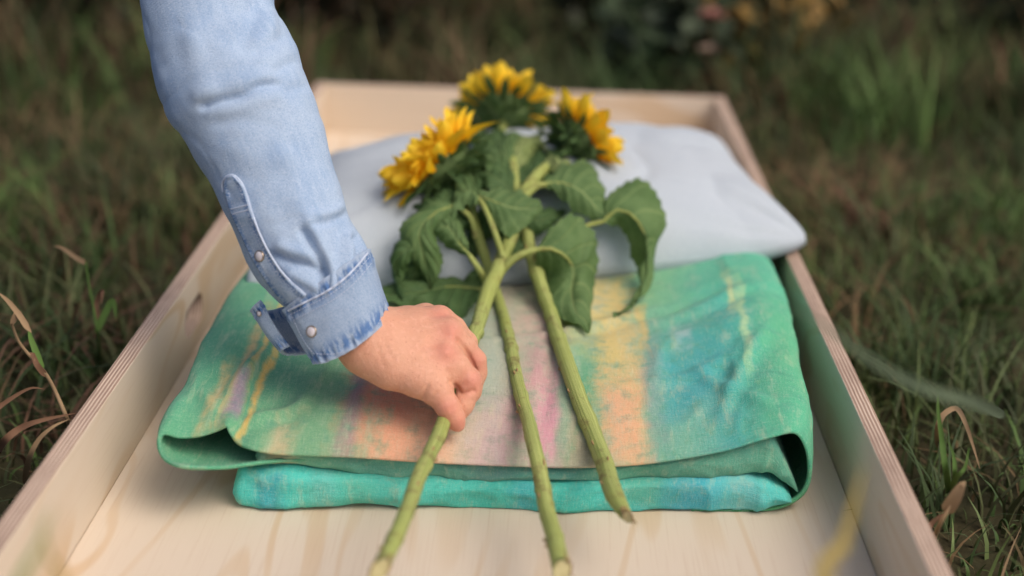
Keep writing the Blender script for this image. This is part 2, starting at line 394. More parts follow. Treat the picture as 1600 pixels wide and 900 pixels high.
PLY_F, PLY_L, PLY_R, PLY_B = mat_ply('plywood_floor', 'Y', seed=.35), mat_ply('plywood_side', 'Y', seed=2.2), mat_ply('plywood_side_b', 'Y', seed=5.1), mat_ply('plywood_end', 'X', seed=3.3)
EDGE_S, EDGE_E = mat_edge('ply_edge_side', 0), mat_edge('ply_edge_end', 1)
def side_panel(x0, x1, hole, m):
    # outline in (y, z) with a rounded grip slot cut through
    oy0, oy1, oz0, oz1 = TY0, TY1, 0.0, ZR
    n = 14 if hole else 0; hy, hz, hl, hr = hole or (0, -9, 0, 0)
    ring = [] if not hole else [(hy + hl * (1 if math.cos(a) >= 0 else -1) + hr * math.cos(a), hz + hr * math.sin(a)) for a in np.linspace(-math.pi/2, 3*math.pi/2, 2*n, endpoint=False)]
    outer = [(y, oz0) for y in np.linspace(oy0, oy1, 30)] + [(y, oz1) for y in np.linspace(oy1, oy0, 30)]
    bm = bmesh.new()
    def loop(pts):
        vs = [bm.verts.new((0, p[0], p[1])) for p in pts]
        return [bm.edges.new((vs[i], vs[(i+1) % len(vs)])) for i in range(len(vs))]
    E = loop(outer) + (loop(ring) if hole else [])
    bmesh.ops.triangle_fill(bm, edges=E, use_beauty=True)
    # faces inside the slot are dropped
    for f in list(bm.faces):
        c = f.calc_center_median()
        if abs(c.z - hz) < hr * 0.9 and abs(c.y - hy) < hl + hr * 0.6 and all(abs(v.co.z - hz) < hr * 1.02 and abs(v.co.y - hy) < hl + hr * 1.02 for v in f.verts): bm.faces.remove(f)
    bm.verts.index_update(); V = np.array([v.co[:] for v in bm.verts]); Ft = [[v.index for v in f.verts] for f in bm.faces]; bm.free()
    N = len(V); A = V.copy(); A[:, 0] = x0; B = V.copy(); B[:, 0] = x1; F = []; mi = []
    for f in Ft:
        a = f
        nx = np.cross(V[a[1]] - V[a[0]], V[a[2]] - V[a[0]])[0]
        if nx > 0: a = a[::-1]
        F.append(tuple(a)); mi.append(0); F.append(tuple(i + N for i in a[::-1])); mi.append(0)
    no = len(outer)
    for i in range(no): j = (i+1) % no; F.append((i, j, j + N, i + N)); mi.append(1)
    for i in range(2*n): a = no + i; b = no + (i+1) % (2*n); F.append((a, a + N, b + N, b)); mi.append(1)
    me = mesh_from('side_panel', np.concatenate([A, B]), F, [m, EDGE_S], smooth=False, matidx=mi)
    o = link('side_panel', me, tray); bevel(o, 0.0012, 2); return o
hl_ = atx(303, 482, -TX + TH); hr_ = atx(1258, 512, TX - TH)
o = side_panel(-TX, -TX + TH, (hl_[1], ZF + 0.038, 0.024, 0.016), PLY_L); o['label'] = 'left plywood side with grip slot'
o = side_panel(TX - TH, TX, None, PLY_R); o['label'] = 'plain right plywood side'
def panel(name, c0, c1, m, e, edge_dirs):
    V, F = box(c0, c1); mi = []
    for f in F:
        n = np.cross(V[f[1]] - V[f[0]], V[f[2]] - V[f[0]]); k = int(np.argmax(np.abs(n))); mi.append(1 if k in edge_dirs else 0)
    o = link(name, mesh_from(name, V, F, [m, e], smooth=False, matidx=mi), tray); bevel(o, 0.001, 2); return o
panel('end_panel', (-TX + TH + .0004, TY1 - TH, 0.001), (TX - TH - .0004, TY1 - .0006, ZR - 0.0008), PLY_B, EDGE_E, (0, 2))
panel('end_panel', (-TX + TH + .0004, TY0 + .0006, 0.001), (TX - TH - .0004, TY0 + TH, ZR - 0.0008), PLY_B, EDGE_E, (0, 2))
panel('floor_panel', (-TX + TH + .0004, TY0 + TH + .0004, ZF - 0.015), (TX - TH - .0004, TY1 - TH - .0004, ZF), PLY_F, EDGE_S, (0, 1))

# ------------------------------------------------------------------ folded printed quilt
def yfront(px): return 1.085 + (px - 250) / 1000.0 * 0.037
def mat_print(name, base_stops, blots, seed=0.0):
    t = NT(name, 0.9, 0.12); uv = t.coord('UV'); m0 = t.mapping(uv, (1, 1, 1), (seed, seed, 0))
    d1 = t.noise(m0, 14, 4, 0.6, out='Color'); d2 = t.noise(m0, 60, 4, 0.65)
    dv = t.new('ShaderNodeVectorMath', operation='MULTIPLY_ADD'); t.put(dv.inputs[0], d1); dv.inputs[1].default_value = (0.018, 0.14, 0); dv.inputs[2].default_value = (0, 0, 0)
    ad = t.new('ShaderNodeVectorMath', operation='ADD'); t.put(ad.inputs[0], uv); t.put(ad.inputs[1], dv.outputs[0])
    o = t.sep(ad.outputs[0]); u = t.math('SUBTRACT', o[0], 0.009); v = t.math('SUBTRACT', o[1], 0.07)
    streak = t.noise(t.mapping(m0, (1, 0.22, 1)), 85, 5, 0.72)
    big = t.noise(t.mapping(m0, (1, 0.5, 1)), 9, 3, 0.6)
    f = t.math('DIVIDE', t.math('ADD', u, 0.34), 0.68)
    col = t.ramp(f, base_stops)
    col = t.mix(t.math('MULTIPLY', t.smooth(big, 0.42, 0.68), 0.55), col, lin(92, 176, 136))
    for (px, py, w, h, c, k) in blots:
        a = atz(px, py, 0.11); b = atz(px + w, py, 0.11); e = atz(px, py - h, 0.11)
        wu = abs(b[0] - a[0]); wv = abs(e[1] - a[1])
        mu = t.math('DIVIDE', t.math('ABSOLUTE', t.math('SUBTRACT', u, float(a[0]))), float(wu))
        mv = t.math('DIVIDE', t.math('ABSOLUTE', t.math('SUBTRACT', v, float(a[1]))), float(wv))
        mm = t.math('MAXIMUM', mu, mv)
        mm = t.math('ADD', mm, t.math('MULTIPLY', t.math('SUBTRACT', t.math('ADD', streak, d2), 1.0), 1.5))
        col = t.mix(t.math('MULTIPLY', t.math('SUBTRACT', 1.0, t.smooth(mm, 0.0, 1.6)), k), col, lin(*c))
    sp = t.noise(m0, 900, 2, .6); col = t.mix(t.math('MULTIPLY', t.smooth(sp, .45, .7), .16), col, lin(226, 220, 196)); col = t.mix(t.math('MULTIPLY', t.smooth(t.noise(m0, 700, 2, .6), .5, .72), .14), col, lin(40, 96, 84))
    # dry brush of pale threads over everything
    col = t.mix(t.math('MULTIPLY', t.smooth(streak, 0.5, 0.72), 0.34), col, lin(206, 204, 168))
    col = t.mix(t.math('MULTIPLY', t.smooth(d2, 0.5, 0.72), 0.34), col, lin(70, 138, 116))
    w1 = t.noise(t.mapping(uv, (1, .12, 1)), 620, 3, .7); w2 = t.noise(t.mapping(uv, (.12, 1, 1)), 620, 3, .7); wv_ = t.math('ADD', w1, w2)
    thr = t.math('MULTIPLY', wv_, .5); col = t.mix(t.math('MULTIPLY', t.smooth(thr, .5, .66), .2), col, lin(214, 212, 190)); col = t.mix(t.math('MULTIPLY', t.math('SUBTRACT', 1.0, t.smooth(thr, .36, .5)), .11), col, lin(44, 92, 80))
    hs = t.new('ShaderNodeHueSaturation'); hs.inputs['Saturation'].default_value = 0.96; hs.inputs['Value'].default_value = 0.97; t.put(hs.inputs['Color'], col); col = hs.outputs[0]
    t.color(col); t.bump(t.math('ADD', t.math('MULTIPLY', wv_, 1.2), t.noise(uv, 160, 3)), 0.5, 0.0014)
    t.b.inputs['Sheen Weight'].default_value = 0.08
    return t.m
TEAL, GRN, TURQ = (66, 160, 138), (92, 166, 122), (70, 180, 168)
top_stops = [(0.0, lin(78, 160, 118)), (0.18, lin(92, 164, 118)), (0.38, lin(134, 164, 128)), (0.50, lin(178, 170, 146)), (0.62, lin(172, 172, 150)),
             (0.74, lin(112, 174, 132)), (0.85, lin(68, 168, 142)), (1.0, lin(86, 174, 116))]
top_blots = [
    (1120, 560, 130, 130, (56, 172, 156), .9), (1080, 640, 60, 66, (56, 166, 168), .8), (1215, 600, 50, 120, (84, 180, 120), .7), (1010, 480, 60, 45, (126, 186, 130), .8),
    (1130, 470, 90, 35, (78, 182, 140), .7), (1060, 690, 60, 30, (126, 176, 140), .6),
    (640, 660, 84, 76, (226, 158, 120), .95), (600, 590, 40, 60, (222, 138, 104), .95), (700, 690, 60, 30, (222, 176, 140), .8), (556, 640, 13, 75, (142, 122, 134), .7),
    (500, 640, 36, 90, (108, 164, 118), .7), (440, 560, 60, 60, (72, 150, 116), .8), (310, 600, 40, 70, (74, 156, 122), .7),
    (398, 625, 8, 90, (222, 182, 84), .95), (404, 560, 5, 60, (214, 180, 90), .9), (362, 605, 9, 70, (206, 176, 116), .85), (312, 648, 12, 34, (196, 168, 110), .8),
    (350, 650, 10, 24, (150, 122, 150), .8), (440, 690, 22, 14, (200, 172, 130), .7),
    (770, 690, 38, 44, (210, 150, 162), .75), (858, 668, 24, 56, (212, 138, 160), .85), (845, 590, 24, 70, (206, 148, 148), .7), (820, 500, 70, 40, (198, 164, 148), .6),
    (760, 600, 30, 100, (160, 186, 168), .6), (905, 690, 24, 40, (196, 150, 120), .7),
    (918, 610, 26, 80, (84, 162, 118), .9), (905, 500, 30, 50, (196, 190, 120), .7), (880, 660, 10, 60, (106, 160, 124), .7),
    (955, 560, 28, 65, (224, 192, 104), .85), (985, 600, 18, 90, (214, 186, 116), .8), (975, 670, 38, 60, (230, 168, 122), .9), (945, 480, 30, 30, (214, 186, 108), .8), (1000, 540, 8, 34, (226, 188, 80), .9),
    (700, 520, 30, 60, (150, 184, 160), .5), (640, 500, 50, 40, (190, 180, 130), .6),
    (1020, 610, 16, 80, (128, 150, 140), .6), (1150, 550, 5, 60, (176, 208, 150), .8), (1125, 500, 5, 30, (196, 204, 140), .8), (1060, 560, 14, 16, (170, 196, 190), .7)]
low_stops = [(0.0, lin(48, 178, 178)), (0.25, lin(62, 204, 188)), (0.45, lin(68, 206, 186)), (0.6, lin(58, 202, 182)), (0.75, lin(52, 192, 194)), (0.88, lin(76, 204, 194)), (1.0, lin(78, 192, 160))]
mid_stops = [(0.0, lin(140, 190, 140)), (0.2, lin(150, 194, 150)), (0.35, lin(96, 172, 146)), (0.6, lin(74, 150, 136)), (0.8, lin(90, 166, 140)), (1.0, lin(84, 176, 156))]
QT = mat_print('printed_cotton_top', top_stops, top_blots)
QM = mat_print('printed_cotton_middle', mid_stops, [(300, 720, 40, 60, (168, 200, 150), .6), (430, 720, 24, 80, (206, 190, 140), .8), (262, 700, 14, 60, (200, 190, 120), .7), (560, 735, 60, 60, (84, 160, 140), .6), (760, 735, 40, 60, (100, 140, 140), .5)], 3.0)
QL = mat_print('printed_cotton_lower', low_stops, [(390, 770, 26, 90, (40, 150, 170), .7), (480, 770, 20, 90, (110, 196, 186), .6), (820, 770, 30, 90, (40, 160, 180), .6), (1100, 770, 50, 90, (46, 160, 190), .6), (1180, 770, 30, 90, (120, 196, 196), .6), (650, 780, 80, 60, (62, 190, 176), .5)], 6.0)
quilt = empty('folded_quilt', (0.0, 1.35, ZF), 'folded quilt printed in green, teal, yellow and coral lying in the tray', 'quilt')

edge = [(1080, 807), (1150, 806), (1215, 797), (1250, 780), (1266, 755), (1268, 720), (1259, 690), (1241, 673), (1200, 681), (1122, 703), (1011, 721), (900, 727), (780, 724), (670, 719),
        (550, 711), (442, 707), (400, 701), (374, 692), (363, 677), (355, 664), (336, 671), (310, 679), (280, 681), (258, 676), (247, 682), (245, 700), (253, 718), (268, 729), (289, 734), (349, 735), (388, 730), (442, 724), (520, 720)]
yo = np.interp(np.arange(len(edge)), [0, 6, 8, 16, 18, 20, 24, 28, 32], [.004, .002, -.004, -.004, .014, .018, .0, -.034, .012])
Ef = np.array([aty(p[0], p[1], yfront(p[0]) + q) for p, q in zip(edge, yo)])
S = 330
Cf = catmull(Ef, S)
Cf = resample(Cf, S)
def gsm(A, sig):
    k = np.exp(-0.5 * (np.arange(-3*sig, 3*sig + 1) / sig) ** 2); k /= k.sum(); P = np.pad(A, ((3*sig, 3*sig), (0, 0)), mode='edge')
    return np.stack([np.convolve(P[:, i], k, 'valid') for i in range(A.shape[1])], 1)
Cb = gsm(Cf, 9)
tang = np.gradient(Cf, axis=0); tang /= np.linalg.norm(tang, axis=1)[:, None]
inn = np.stack([-tang[:, 2], 0 * tang[:, 0], tang[:, 0]], 1); inn /= np.linalg.norm(inn, axis=1)[:, None]
# interior is on the left of the path in (x, z): (dx, dz) -> (-dz, dx)
tb = np.gradient(Cb, axis=0); inb = np.stack([-tb[:, 2], 0 * tb[:, 0], tb[:, 0]], 1); inb /= np.linalg.norm(inb, axis=1)[:, None]
rl = 0.0019; rows = []; vv = []
for a in np.linspace(-2.6, 0, 7)[:-1]:
    rows.append(Cf + inn * (rl * (1 - math.cos(a))) + np.array([0, 1, 0]) * (rl * (1 + math.sin(a))) + (np.array([0, 1, 0]) * (rl * 1.5) if a < -2.2 else 0)); vv.append(a * rl)
rows = rows; DEP = 0.66; tt = np.concatenate([np.linspace(0.0, 0.06, 16), np.linspace(0.075, DEP, 62)])
isTop = np.clip((inb[:, 2] * -1 - 0.3) / 0.5, 0, 1)[:, None] * np.clip((np.arange(S)[:, None] < 0.86 * S), 0, 1)
CREASE = [(-.245, 1.10, -.20, 1.30, .004, .007), (-.235, 1.09, -.15, 1.17, .0035, .006), (-.23, 1.10, -.28, 1.22, .003, .006), (.20, 1.13, .27, 1.36, .003, .007), (.26, 1.14, .18, 1.26, .003, .006), (.05, 1.12, .07, 1.42, -.0022, .006), (-.02, 1.3, .2, 1.42, .0026, .007), (.1, 1.2, .25, 1.28, .0022, .006), (-.12, 1.11, -.10, 1.42, .0018, .006), (-.26, 1.3, -.12, 1.4, .0026, .007), (.14, 1.36, .29, 1.46, .003, .008), (-.18, 1.2, -.05, 1.24, .0016, .006)]
mouth = np.clip((np.arange(S) - S * .805) / (S * .05), 0, 1)
for d in tt:
    w = math.exp(-(d / 0.045) ** 1.3); base = Cf * w + Cb * (1 - w); ib = inn * w + inb * (1 - w)
    P = base + np.array([0, 1, 0]) * (rl + d)
    P[:, 2] += mouth * (np.interp(P[:, 0], [-.3, -.2], [.094, .094]) - P[:, 2]) * (1 - math.exp(-(d / .024))) * .92
    puff = (1 - math.exp(-d / 0.035)) * (0.014 + 0.006 * math.sin(min(d / .5, 1) * math.pi))
    P = P - ib * puff * (0.45 + 0.75 * isTop)
    rg = (1 - np.abs(noise(P * np.array([1.0, 0.45, 1.0]) + 0.02 * fbm(P, 12, 67, 2)[:, None], 16, 66))) ** 5 * 0.0032 + (1 - np.abs(noise(P * np.array([0.5, 1.0, 1.0]) + 0.02 * fbm(P, 15, 68, 2)[:, None], 24, 69))) ** 6 * 0.0022 * math.exp(-d / .12)
    nn = rg * (0.3 + 0.7 * np.clip(fbm(P, 6, 70, 2) + .4, 0, 1)) + fbm(P * np.array([1.0, 0.55, 1.0]), 9, 61, 3) * 0.0042 + noise(P * np.array([0.35, 1.0, 1]), 26, 64) * 0.0011
    nn = nn + 0.0022 * np.exp(-((P[:, 0] + 0.26 + 0.25 * (d - .1)) / 0.012) ** 2)[:] * math.exp(-d / .2)
    for (x0, y0, x1, y1, am, wd) in CREASE:
        tx, ty = x1 - x0, y1 - y0; q = np.clip(((P[:, 0] - x0) * tx + (P[:, 1] - y0) * ty) / (tx * tx + ty * ty), 0, 1)
        dd = np.hypot(P[:, 0] - x0 - q * tx, P[:, 1] - y0 - q * ty + .006 * np.sin(q * 7 + x0 * 40)); am = am * 1.7; nn = nn + am * np.exp(-(dd / wd) ** 2) * np.sin(np.pi * np.clip(q, .04, .96)) * isTop[:, 0] - .6 * am * np.exp(-((dd - 2.2 * wd) / (1.6 * wd)) ** 2) * np.sin(np.pi * np.clip(q, .04, .96)) * isTop[:, 0]
    P = P - ib * (nn * (0.15 + 0.85 * min(d / .05, 1)))[:, None]
    P[:, 0] += 0.026 * min(d / .42, 1) * np.clip((P[:, 0] - .05) / .22, 0, 1)
    rows.append(P); vv.append(d)
R = np.stack(rows, 1)                                         # S x nrow
cl = np.concatenate([[0], np.cumsum(np.linalg.norm(np.diff(Cf, axis=0), axis=1))])
ix0 = int(np.argmin(np.abs(Cf[:, 0] - 0) + (isTop[:, 0] < .5) * 9)); uu = -(cl - cl[ix0]) + Cf[ix0, 0]
UV = np.stack([np.repeat(uu[:, None], R.shape[1], 1), np.repeat((np.array(vv) + 1.10)[None, :], S, 0) + 0.037 * uu[:, None]], -1).reshape(-1, 2)
Qv = R.reshape(-1, 3); Qv[:, 2] = np.maximum(Qv[:, 2], ZF + 0.0008); Qf = [f[::-1] for f in grid_faces(S, R.shape[1])]
qa = link('top_layer', mesh_from('top_layer', Qv, Qf, [QT], uv=UV), quilt); qa['label'] = 'top layer with painterly print wrapping round the sides'
md = qa.modifiers.new('thick', 'SOLIDIFY'); md.thickness = 0.0009; md.offset = -1
def slab(name, cols, mat, yoff, bul, deep, seed, label):
    # cols: (px, y pixel of top edge, y pixel of bottom edge); rounded front, open back
    cols = np.array(cols, float); c = catmull(cols, 240); c = resample(c, 240); n = len(c); L = []
    na = 18
    e = np.minimum(np.clip((c[:, 0] - c[0, 0]) / 14.0, 0, 1), np.clip((c[-1, 0] - c[:, 0]) / 14.0, 0, 1)); e = np.sqrt(1 - (1 - e) ** 2)
    for i in range(n):
        px, a, b = c[i]; Y = yfront(px) + yoff + 0.010 * (1 - e[i])
        T = aty(px, a, Y); B = aty(px, b, Y); mid = (T + B) / 2; hz = max((T[2] - B[2]) / 2, 0.0008)
        hz_ = hz * (0.25 + 0.75 * e[i]) if name == 'lower_layer' else hz
        row = [(T[0], Y + deep, mid[2] + hz_ * 0.95)]
        for k in range(na + 1):
            th = math.pi / 2 - math.pi * k / na
            cy = math.copysign(abs(math.cos(th)) ** 0.75, math.cos(th)); sz = math.copysign(abs(math.sin(th)) ** 0.85, math.sin(th))
            row.append((mid[0], Y + bul - bul * cy, mid[2] + hz_ * sz))
        row.append((B[0], Y + deep, mid[2] - hz_ * 0.95)); L.append(row)
    Rr = np.array(L); P = Rr.reshape(-1, 3)
    nn = -(1 - np.abs(noise(P * np.array([.45, 1, 1.6]) + 0.02 * fbm(P, 14, seed + 7, 2)[:, None], 30, seed + 9))) ** 5 * 0.0026 - (1 - np.abs(noise(P * np.array([1.0, 1, .7]), 22, seed + 11))) ** 6 * 0.003 + fbm(P * np.array([1, 1, 1.6]), 13, seed, 3) * 0.0045 + noise(P * np.array([.4, 1, 3]), 30, seed + 5) * 0.0012
    P[:, 1] += nn; P[:, 2] = np.maximum(P[:, 2] + 0.35 * nn * (P[:, 2] > ZF + .004), ZF + 0.0006)
    m = Rr.shape[1]; uv = np.stack([P[:, 0], 1.06 + np.tile(np.linspace(0.05, -0.05, m), n)], 1)
    F = [f[::-1] for f in grid_faces(n, m)] + [tuple(range(m)), tuple((n - 1) * m + k for k in range(m))[::-1]]
    o = link(name, mesh_from(name, P, F, [mat], uv=uv), quilt); o['label'] = label; return P, F
slab('middle_layer', [(400, 703, 727), (442, 708, 728), (520, 711, 741), (640, 717, 749), (760, 723, 752), (900, 728, 751), (1067, 714, 750), (1150, 698, 745), (1200, 684, 742), (1225, 722, 755), (1247, 764, 769)], QM, 0.0035, 0.007, 0.3, 71, 'thin teal fold between the two bigger layers')
slab('lower_layer', [(364, 738, 797), (400, 736, 799), (442, 733, 800), (520, 743, 794), (560, 745, 791), (640, 750, 799), (760, 753, 803), (840, 753, 806), (1000, 752, 804), (1150, 748, 803), (1195, 757, 798), (1238, 776, 786)], QL, -0.001, 0.014, 0.32, 81, 'bottom fold in plain turquoise')
QB = bvh_of(Qv, Qf)
def quilt_z(x, y):
    h = QB.ray_cast(Vector((x, y, 0.5)), Vector((0, 0, -1)), 1)
    return h[0].z if h[0] is not None else ZF

# ------------------------------------------------------------------ pillow
def mat_pillow():
    t = NT('linen_pillow', 0.9, 0.15); uv = t.coord('UV'); c = t.coord('Object')
    w1 = t.wave(uv, 190, 0.8, 2, 3, 'X'); w2 = t.wave(uv, 190, 0.8, 2, 3, 'Y')
    n = t.noise(c, 5, 3); s = t.noise(t.mapping(uv, (1, 12, 1)), 9, 3)
    col = t.mix(n, lin(182, 192, 199), lin(199, 205, 208)); col = t.mix(t.math('MULTIPLY', s, 0.25), col, lin(172, 185, 196)); wv_ = t.noise(t.mapping(uv, (1, .25, 1)), 520, 3, .7); wh_ = t.noise(t.mapping(uv, (.25, 1, 1)), 520, 3, .7); col = t.mix(t.math('MULTIPLY', t.smooth(t.math('MULTIPLY', t.math('ADD', wv_, wh_), .5), .42, .6), .3), col, lin(158, 172, 184))
    t.color(col); t.bump(t.math('ADD', t.math('ADD', w1, w2), t.math('MULTIPLY', t.math('ADD', wv_, wh_), 2.0)), 0.35, 0.0012); t.b.inputs['Sheen Weight'].default_value = 0.15
    return t.m
PFR, PBR = atz(1272, 384, 0.147), atz(1131, 236, 0.148)
PFL, PBL = np.array([-0.275, 1.40, 0.136]), np.array([-0.262, 1.83, 0.14])
nu, nv = 120, 90
u = np.linspace(-1, 1, nu); v = np.linspace(-1, 1, nv); u = np.sign(u) * (1 - (1 - np.abs(u)) ** 1.25); v = np.sign(v) * (1 - (1 - np.abs(v)) ** 1.25)
Uu, Vv = np.meshgrid(u, v, indexing='ij')
def pillow(side):
    ins_u = 1 - 0.10 * (1 - Vv**2) * np.abs(Uu)**3; ins_v = 1 - np.where(Vv > 0, 0.10, 0.0) * (1 - Uu**2) * np.abs(Vv)**3
    m_ = np.maximum(np.abs(Uu), np.abs(Vv)); rr_ = m_ / np.maximum((np.abs(Uu)**14 + np.abs(Vv)**14) ** (1/14.), 1e-6) * 1.02; ins_u = ins_u * rr_; ins_v = ins_v * rr_
    a = (1 + Uu * ins_u) / 2; b = (1 + Vv * ins_v * np.where(Vv > 0, 0.9, 1.0)) / 2; a = a[..., None]; b = b[..., None]
    P = (PFL * (1 - a) + PFR * a) * (1 - b) + (PBL * (1 - a) + PBR * a) * b
    P[..., 2] -= 0.018 * (1 - Uu**4) * np.clip(-Vv, 0, 1) ** 2
    f = np.clip((1 - Uu**2), 0, 1) ** 0.40 * np.clip((1 - Vv**2), 0, 1) ** 0.47
    f = np.where(Vv < 0, np.clip((1 - Uu**2), 0, 1) ** 0.36 * np.clip(1 - np.abs(Vv) ** 3.4, 0, 1) ** 0.5, f)
    f = .66 * f + .34 * np.clip(1 - m_ ** 6, 0, 1) ** .5
    blunt = np.clip((np.maximum(np.abs(Uu), np.abs(Vv)) ** 14), 0, 1)
    seam = 1 - np.maximum(np.abs(Uu), np.abs(Vv)) ** 60
    rad = np.arctan2(np.abs(Vv) - 1, np.abs(Uu) - 1)
    wr = 0.004 * noise(np.stack([rad * 7, np.sign(Uu) * 3, np.sign(Vv) * 5], -1), 1.0, 91) * np.exp(-((1 - np.abs(Uu))**2 + (1 - np.abs(Vv))**2) / .25)
    wr = wr - 0.0065 * (1 - np.abs(noise(P * np.array([1, .8, 1]) + .03 * fbm(P, 8, 98, 2)[..., None], 9, 99))) ** 5 * f + 0.005 * fbm(P, 7, 95, 3) * f + 0.003 * noise(P * np.array([.5, 1, 1]), 22, 97) * f
    if side > 0:
        P[..., 2] += 0.083 * f * (1 + 0.08 * Vv) + wr * seam
        P[..., 1] -= 0.010 * f * np.clip(-Vv, 0, 1)
    else: P[..., 2] -= 0.030 * f * seam; P[..., 1] += 0.02 * f * np.clip(-Vv, 0, 1); P[..., 2] = np.maximum(P[..., 2], 0.1185 + 0.0 * f)
    return P
Pt, Pb = pillow(1), pillow(-1)
Vp = np.concatenate([Pt.reshape(-1, 3), Pb.reshape(-1, 3)]); N = nu * nv
Fp = [f[::-1] for f in grid_faces(nu, nv)][:]; Fp = Fp + [tuple(i + N for i in f[::-1]) for f in Fp]
idx = np.arange(N).reshape(nu, nv); loop_ = np.concatenate([idx[:, 0], idx[-1, 1:], idx[-2::-1, -1], idx[0, -2:0:-1]])
Fp += [(loop_[i], loop_[(i+1) % len(loop_)], loop_[(i+1) % len(loop_)] + N, loop_[i] + N) for i in range(len(loop_))]
uvp = np.tile(np.stack([Uu * 0.5, Vv * 0.35], -1).reshape(-1, 2), (2, 1))
pil = empty('pillow', (0.02, 1.65, 0.12), 'pale blue grey pillow lying on the folded quilt', 'pillow')
link('pillow_case', mesh_from('pillow_case', Vp, Fp, [mat_pillow()], uv=uvp), pil)
PB_ = bvh_of(Vp, Fp)
SURF = [QB, PB_]

# ------------------------------------------------------------------ sunflowers
def pt(q):
    px, py, l = q
    if l >= 1.0: return atd(px, py, l)
    h = hit(SURF, px, py, l)
    return h if h is not None else atd(px, py, 1.85)
def mat_stem():
    t = NT('sunflower_stem', 0.6, 0.3); uv = t.coord('UV'); c = t.coord('Object')
    st = t.noise(t.mapping(uv, (22, 2.0, 1)), 1.6, 4, 0.6); bl = t.noise(c, 55, 4, 0.6); sp = t.noise(c, 16, 3)
    col = t.mix(t.smooth(st, 0.3, 0.7), lin(130, 144, 72), lin(178, 184, 110))
    col = t.mix(t.math('MULTIPLY', t.smooth(bl, 0.52, 0.70), 0.7), col, lin(116, 98, 60))
    col = t.mix(t.math('MULTIPLY', t.smooth(sp, 0.45, 0.7), 0.4), col, lin(164, 172, 84))
    t.color(col); t.bump(t.math('ADD', st, t.noise(c, 700, 2)), 0.7, 0.0015); return t.m
def mat_leaf(name, a, b, vein, rough=0.72):
    t = NT(name, rough, 0.3); uv = t.coord('UV'); o = t.sep(uv); c = t.coord('Object')
    au = t.math('ABSOLUTE', o[0])
    n = t.noise(c, 28, 4, 0.6); fine = t.noise(c, 260, 3)
    ph = t.math('FRACT', t.math('MULTIPLY', t.math('SUBTRACT', o[1], t.math('MULTIPLY', au, 0.28)), 6.5))
    vd = t.math('ABSOLUTE', t.math('SUBTRACT', ph, 0.5)); vm = t.math('MULTIPLY', t.math('SUBTRACT', 1.0, t.smooth(vd, 0.0, 0.10)), 0.5)
    mid = t.math('SUBTRACT', 1.0, t.smooth(au, 0.02, 0.065))
    vv_ = t.new('ShaderNodeTexVoronoi', feature='DISTANCE_TO_EDGE'); t.put(vv_.inputs['Vector'], c); vv_.inputs['Scale'].default_value = 190
    net = t.math('SUBTRACT', 1.0, t.smooth(vv_.outputs['Distance'], 0.0, 0.12))
    col = t.mix(t.smooth(n, 0.3, 0.7), a, b); col = t.mix(t.math('MULTIPLY', net, 0.15), col, vein)
    col = t.mix(t.math('MAXIMUM', mid, vm), col, vein); t.color(col)
    t.bump(t.math('SUBTRACT', t.math('MULTIPLY', fine, 0.5), t.math('MULTIPLY', t.math('MAXIMUM', mid, vm), 1.0)), 0.9, 0.0018)
    t.b.inputs['Subsurface Weight'].default_value = 0.0
    tr = t.new('ShaderNodeBsdfTranslucent'); t.put(tr.inputs['Color'], t.mix(0.5, col, lin(120, 150, 40)))
    ms = t.new('ShaderNodeMixShader'); ms.inputs[0].default_value = 0.22; out = t.n['Material Output']
    t.t.links.new(t.b.outputs[0], ms.inputs[1]); t.t.links.new(tr.outputs[0], ms.inputs[2]); t.t.links.new(ms.outputs[0], out.inputs[0])
    return t.m
M_STEM = mat_stem()
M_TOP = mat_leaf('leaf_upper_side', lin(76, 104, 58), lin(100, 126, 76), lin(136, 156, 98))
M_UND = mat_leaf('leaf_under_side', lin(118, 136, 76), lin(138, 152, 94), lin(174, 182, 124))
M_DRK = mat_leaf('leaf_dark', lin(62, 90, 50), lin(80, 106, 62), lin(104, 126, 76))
def mat_petal():
    t = NT('sunflower_petal', 0.55, 0.25); uv = t.coord('UV'); o = t.sep(uv); info = t.new('ShaderNodeObjectInfo')
    st = t.noise(t.mapping(uv, (9, 0.6, 1)), 3, 3)
    col = t.ramp(o[1], [(0.0, lin(250, 172, 10)), (0.3, lin(255, 212, 30)), (1.0, lin(255, 228, 72))])
    col = t.mix(t.math('MULTIPLY', info.outputs['Random'], 0.35), col, lin(250, 182, 24)); col = t.mix(t.math('MULTIPLY', t.smooth(st, 0.45, 0.7), 0.25), col, lin(246, 176, 16))
    t.color(col); t.bump(st, 0.3, 0.001)
    tr = t.new('ShaderNodeBsdfTranslucent'); t.put(tr.inputs['Color'], col); ms = t.new('ShaderNodeMixShader'); ms.inputs[0].default_value = 0.3
    t.t.links.new(t.b.outputs[0], ms.inputs[1]); t.t.links.new(tr.outputs[0], ms.inputs[2]); t.t.links.new(ms.outputs[0], t.n['Material Output'].inputs[0]); return t.m
M_PET = mat_petal()
M_DISC = NT('seed_disc', 0.95); M_DISC.color(M_DISC.mix(M_DISC.noise(M_DISC.coord(), 400, 2), lin(58, 38, 22), lin(120, 84, 30))); M_DISC = M_DISC.m
M_PITH = NT('cut_pith', 0.9); M_PITH.color(M_PITH.mix(M_PITH.noise(M_PITH.coord(), 300, 3), lin(150, 138, 92), lin(196, 186, 140))); M_PITH = M_PITH.m
M_FRAY = NT('frayed_fibre', 0.9); M_FRAY.color(lin(160, 132, 90)); M_FRAY = M_FRAY.m
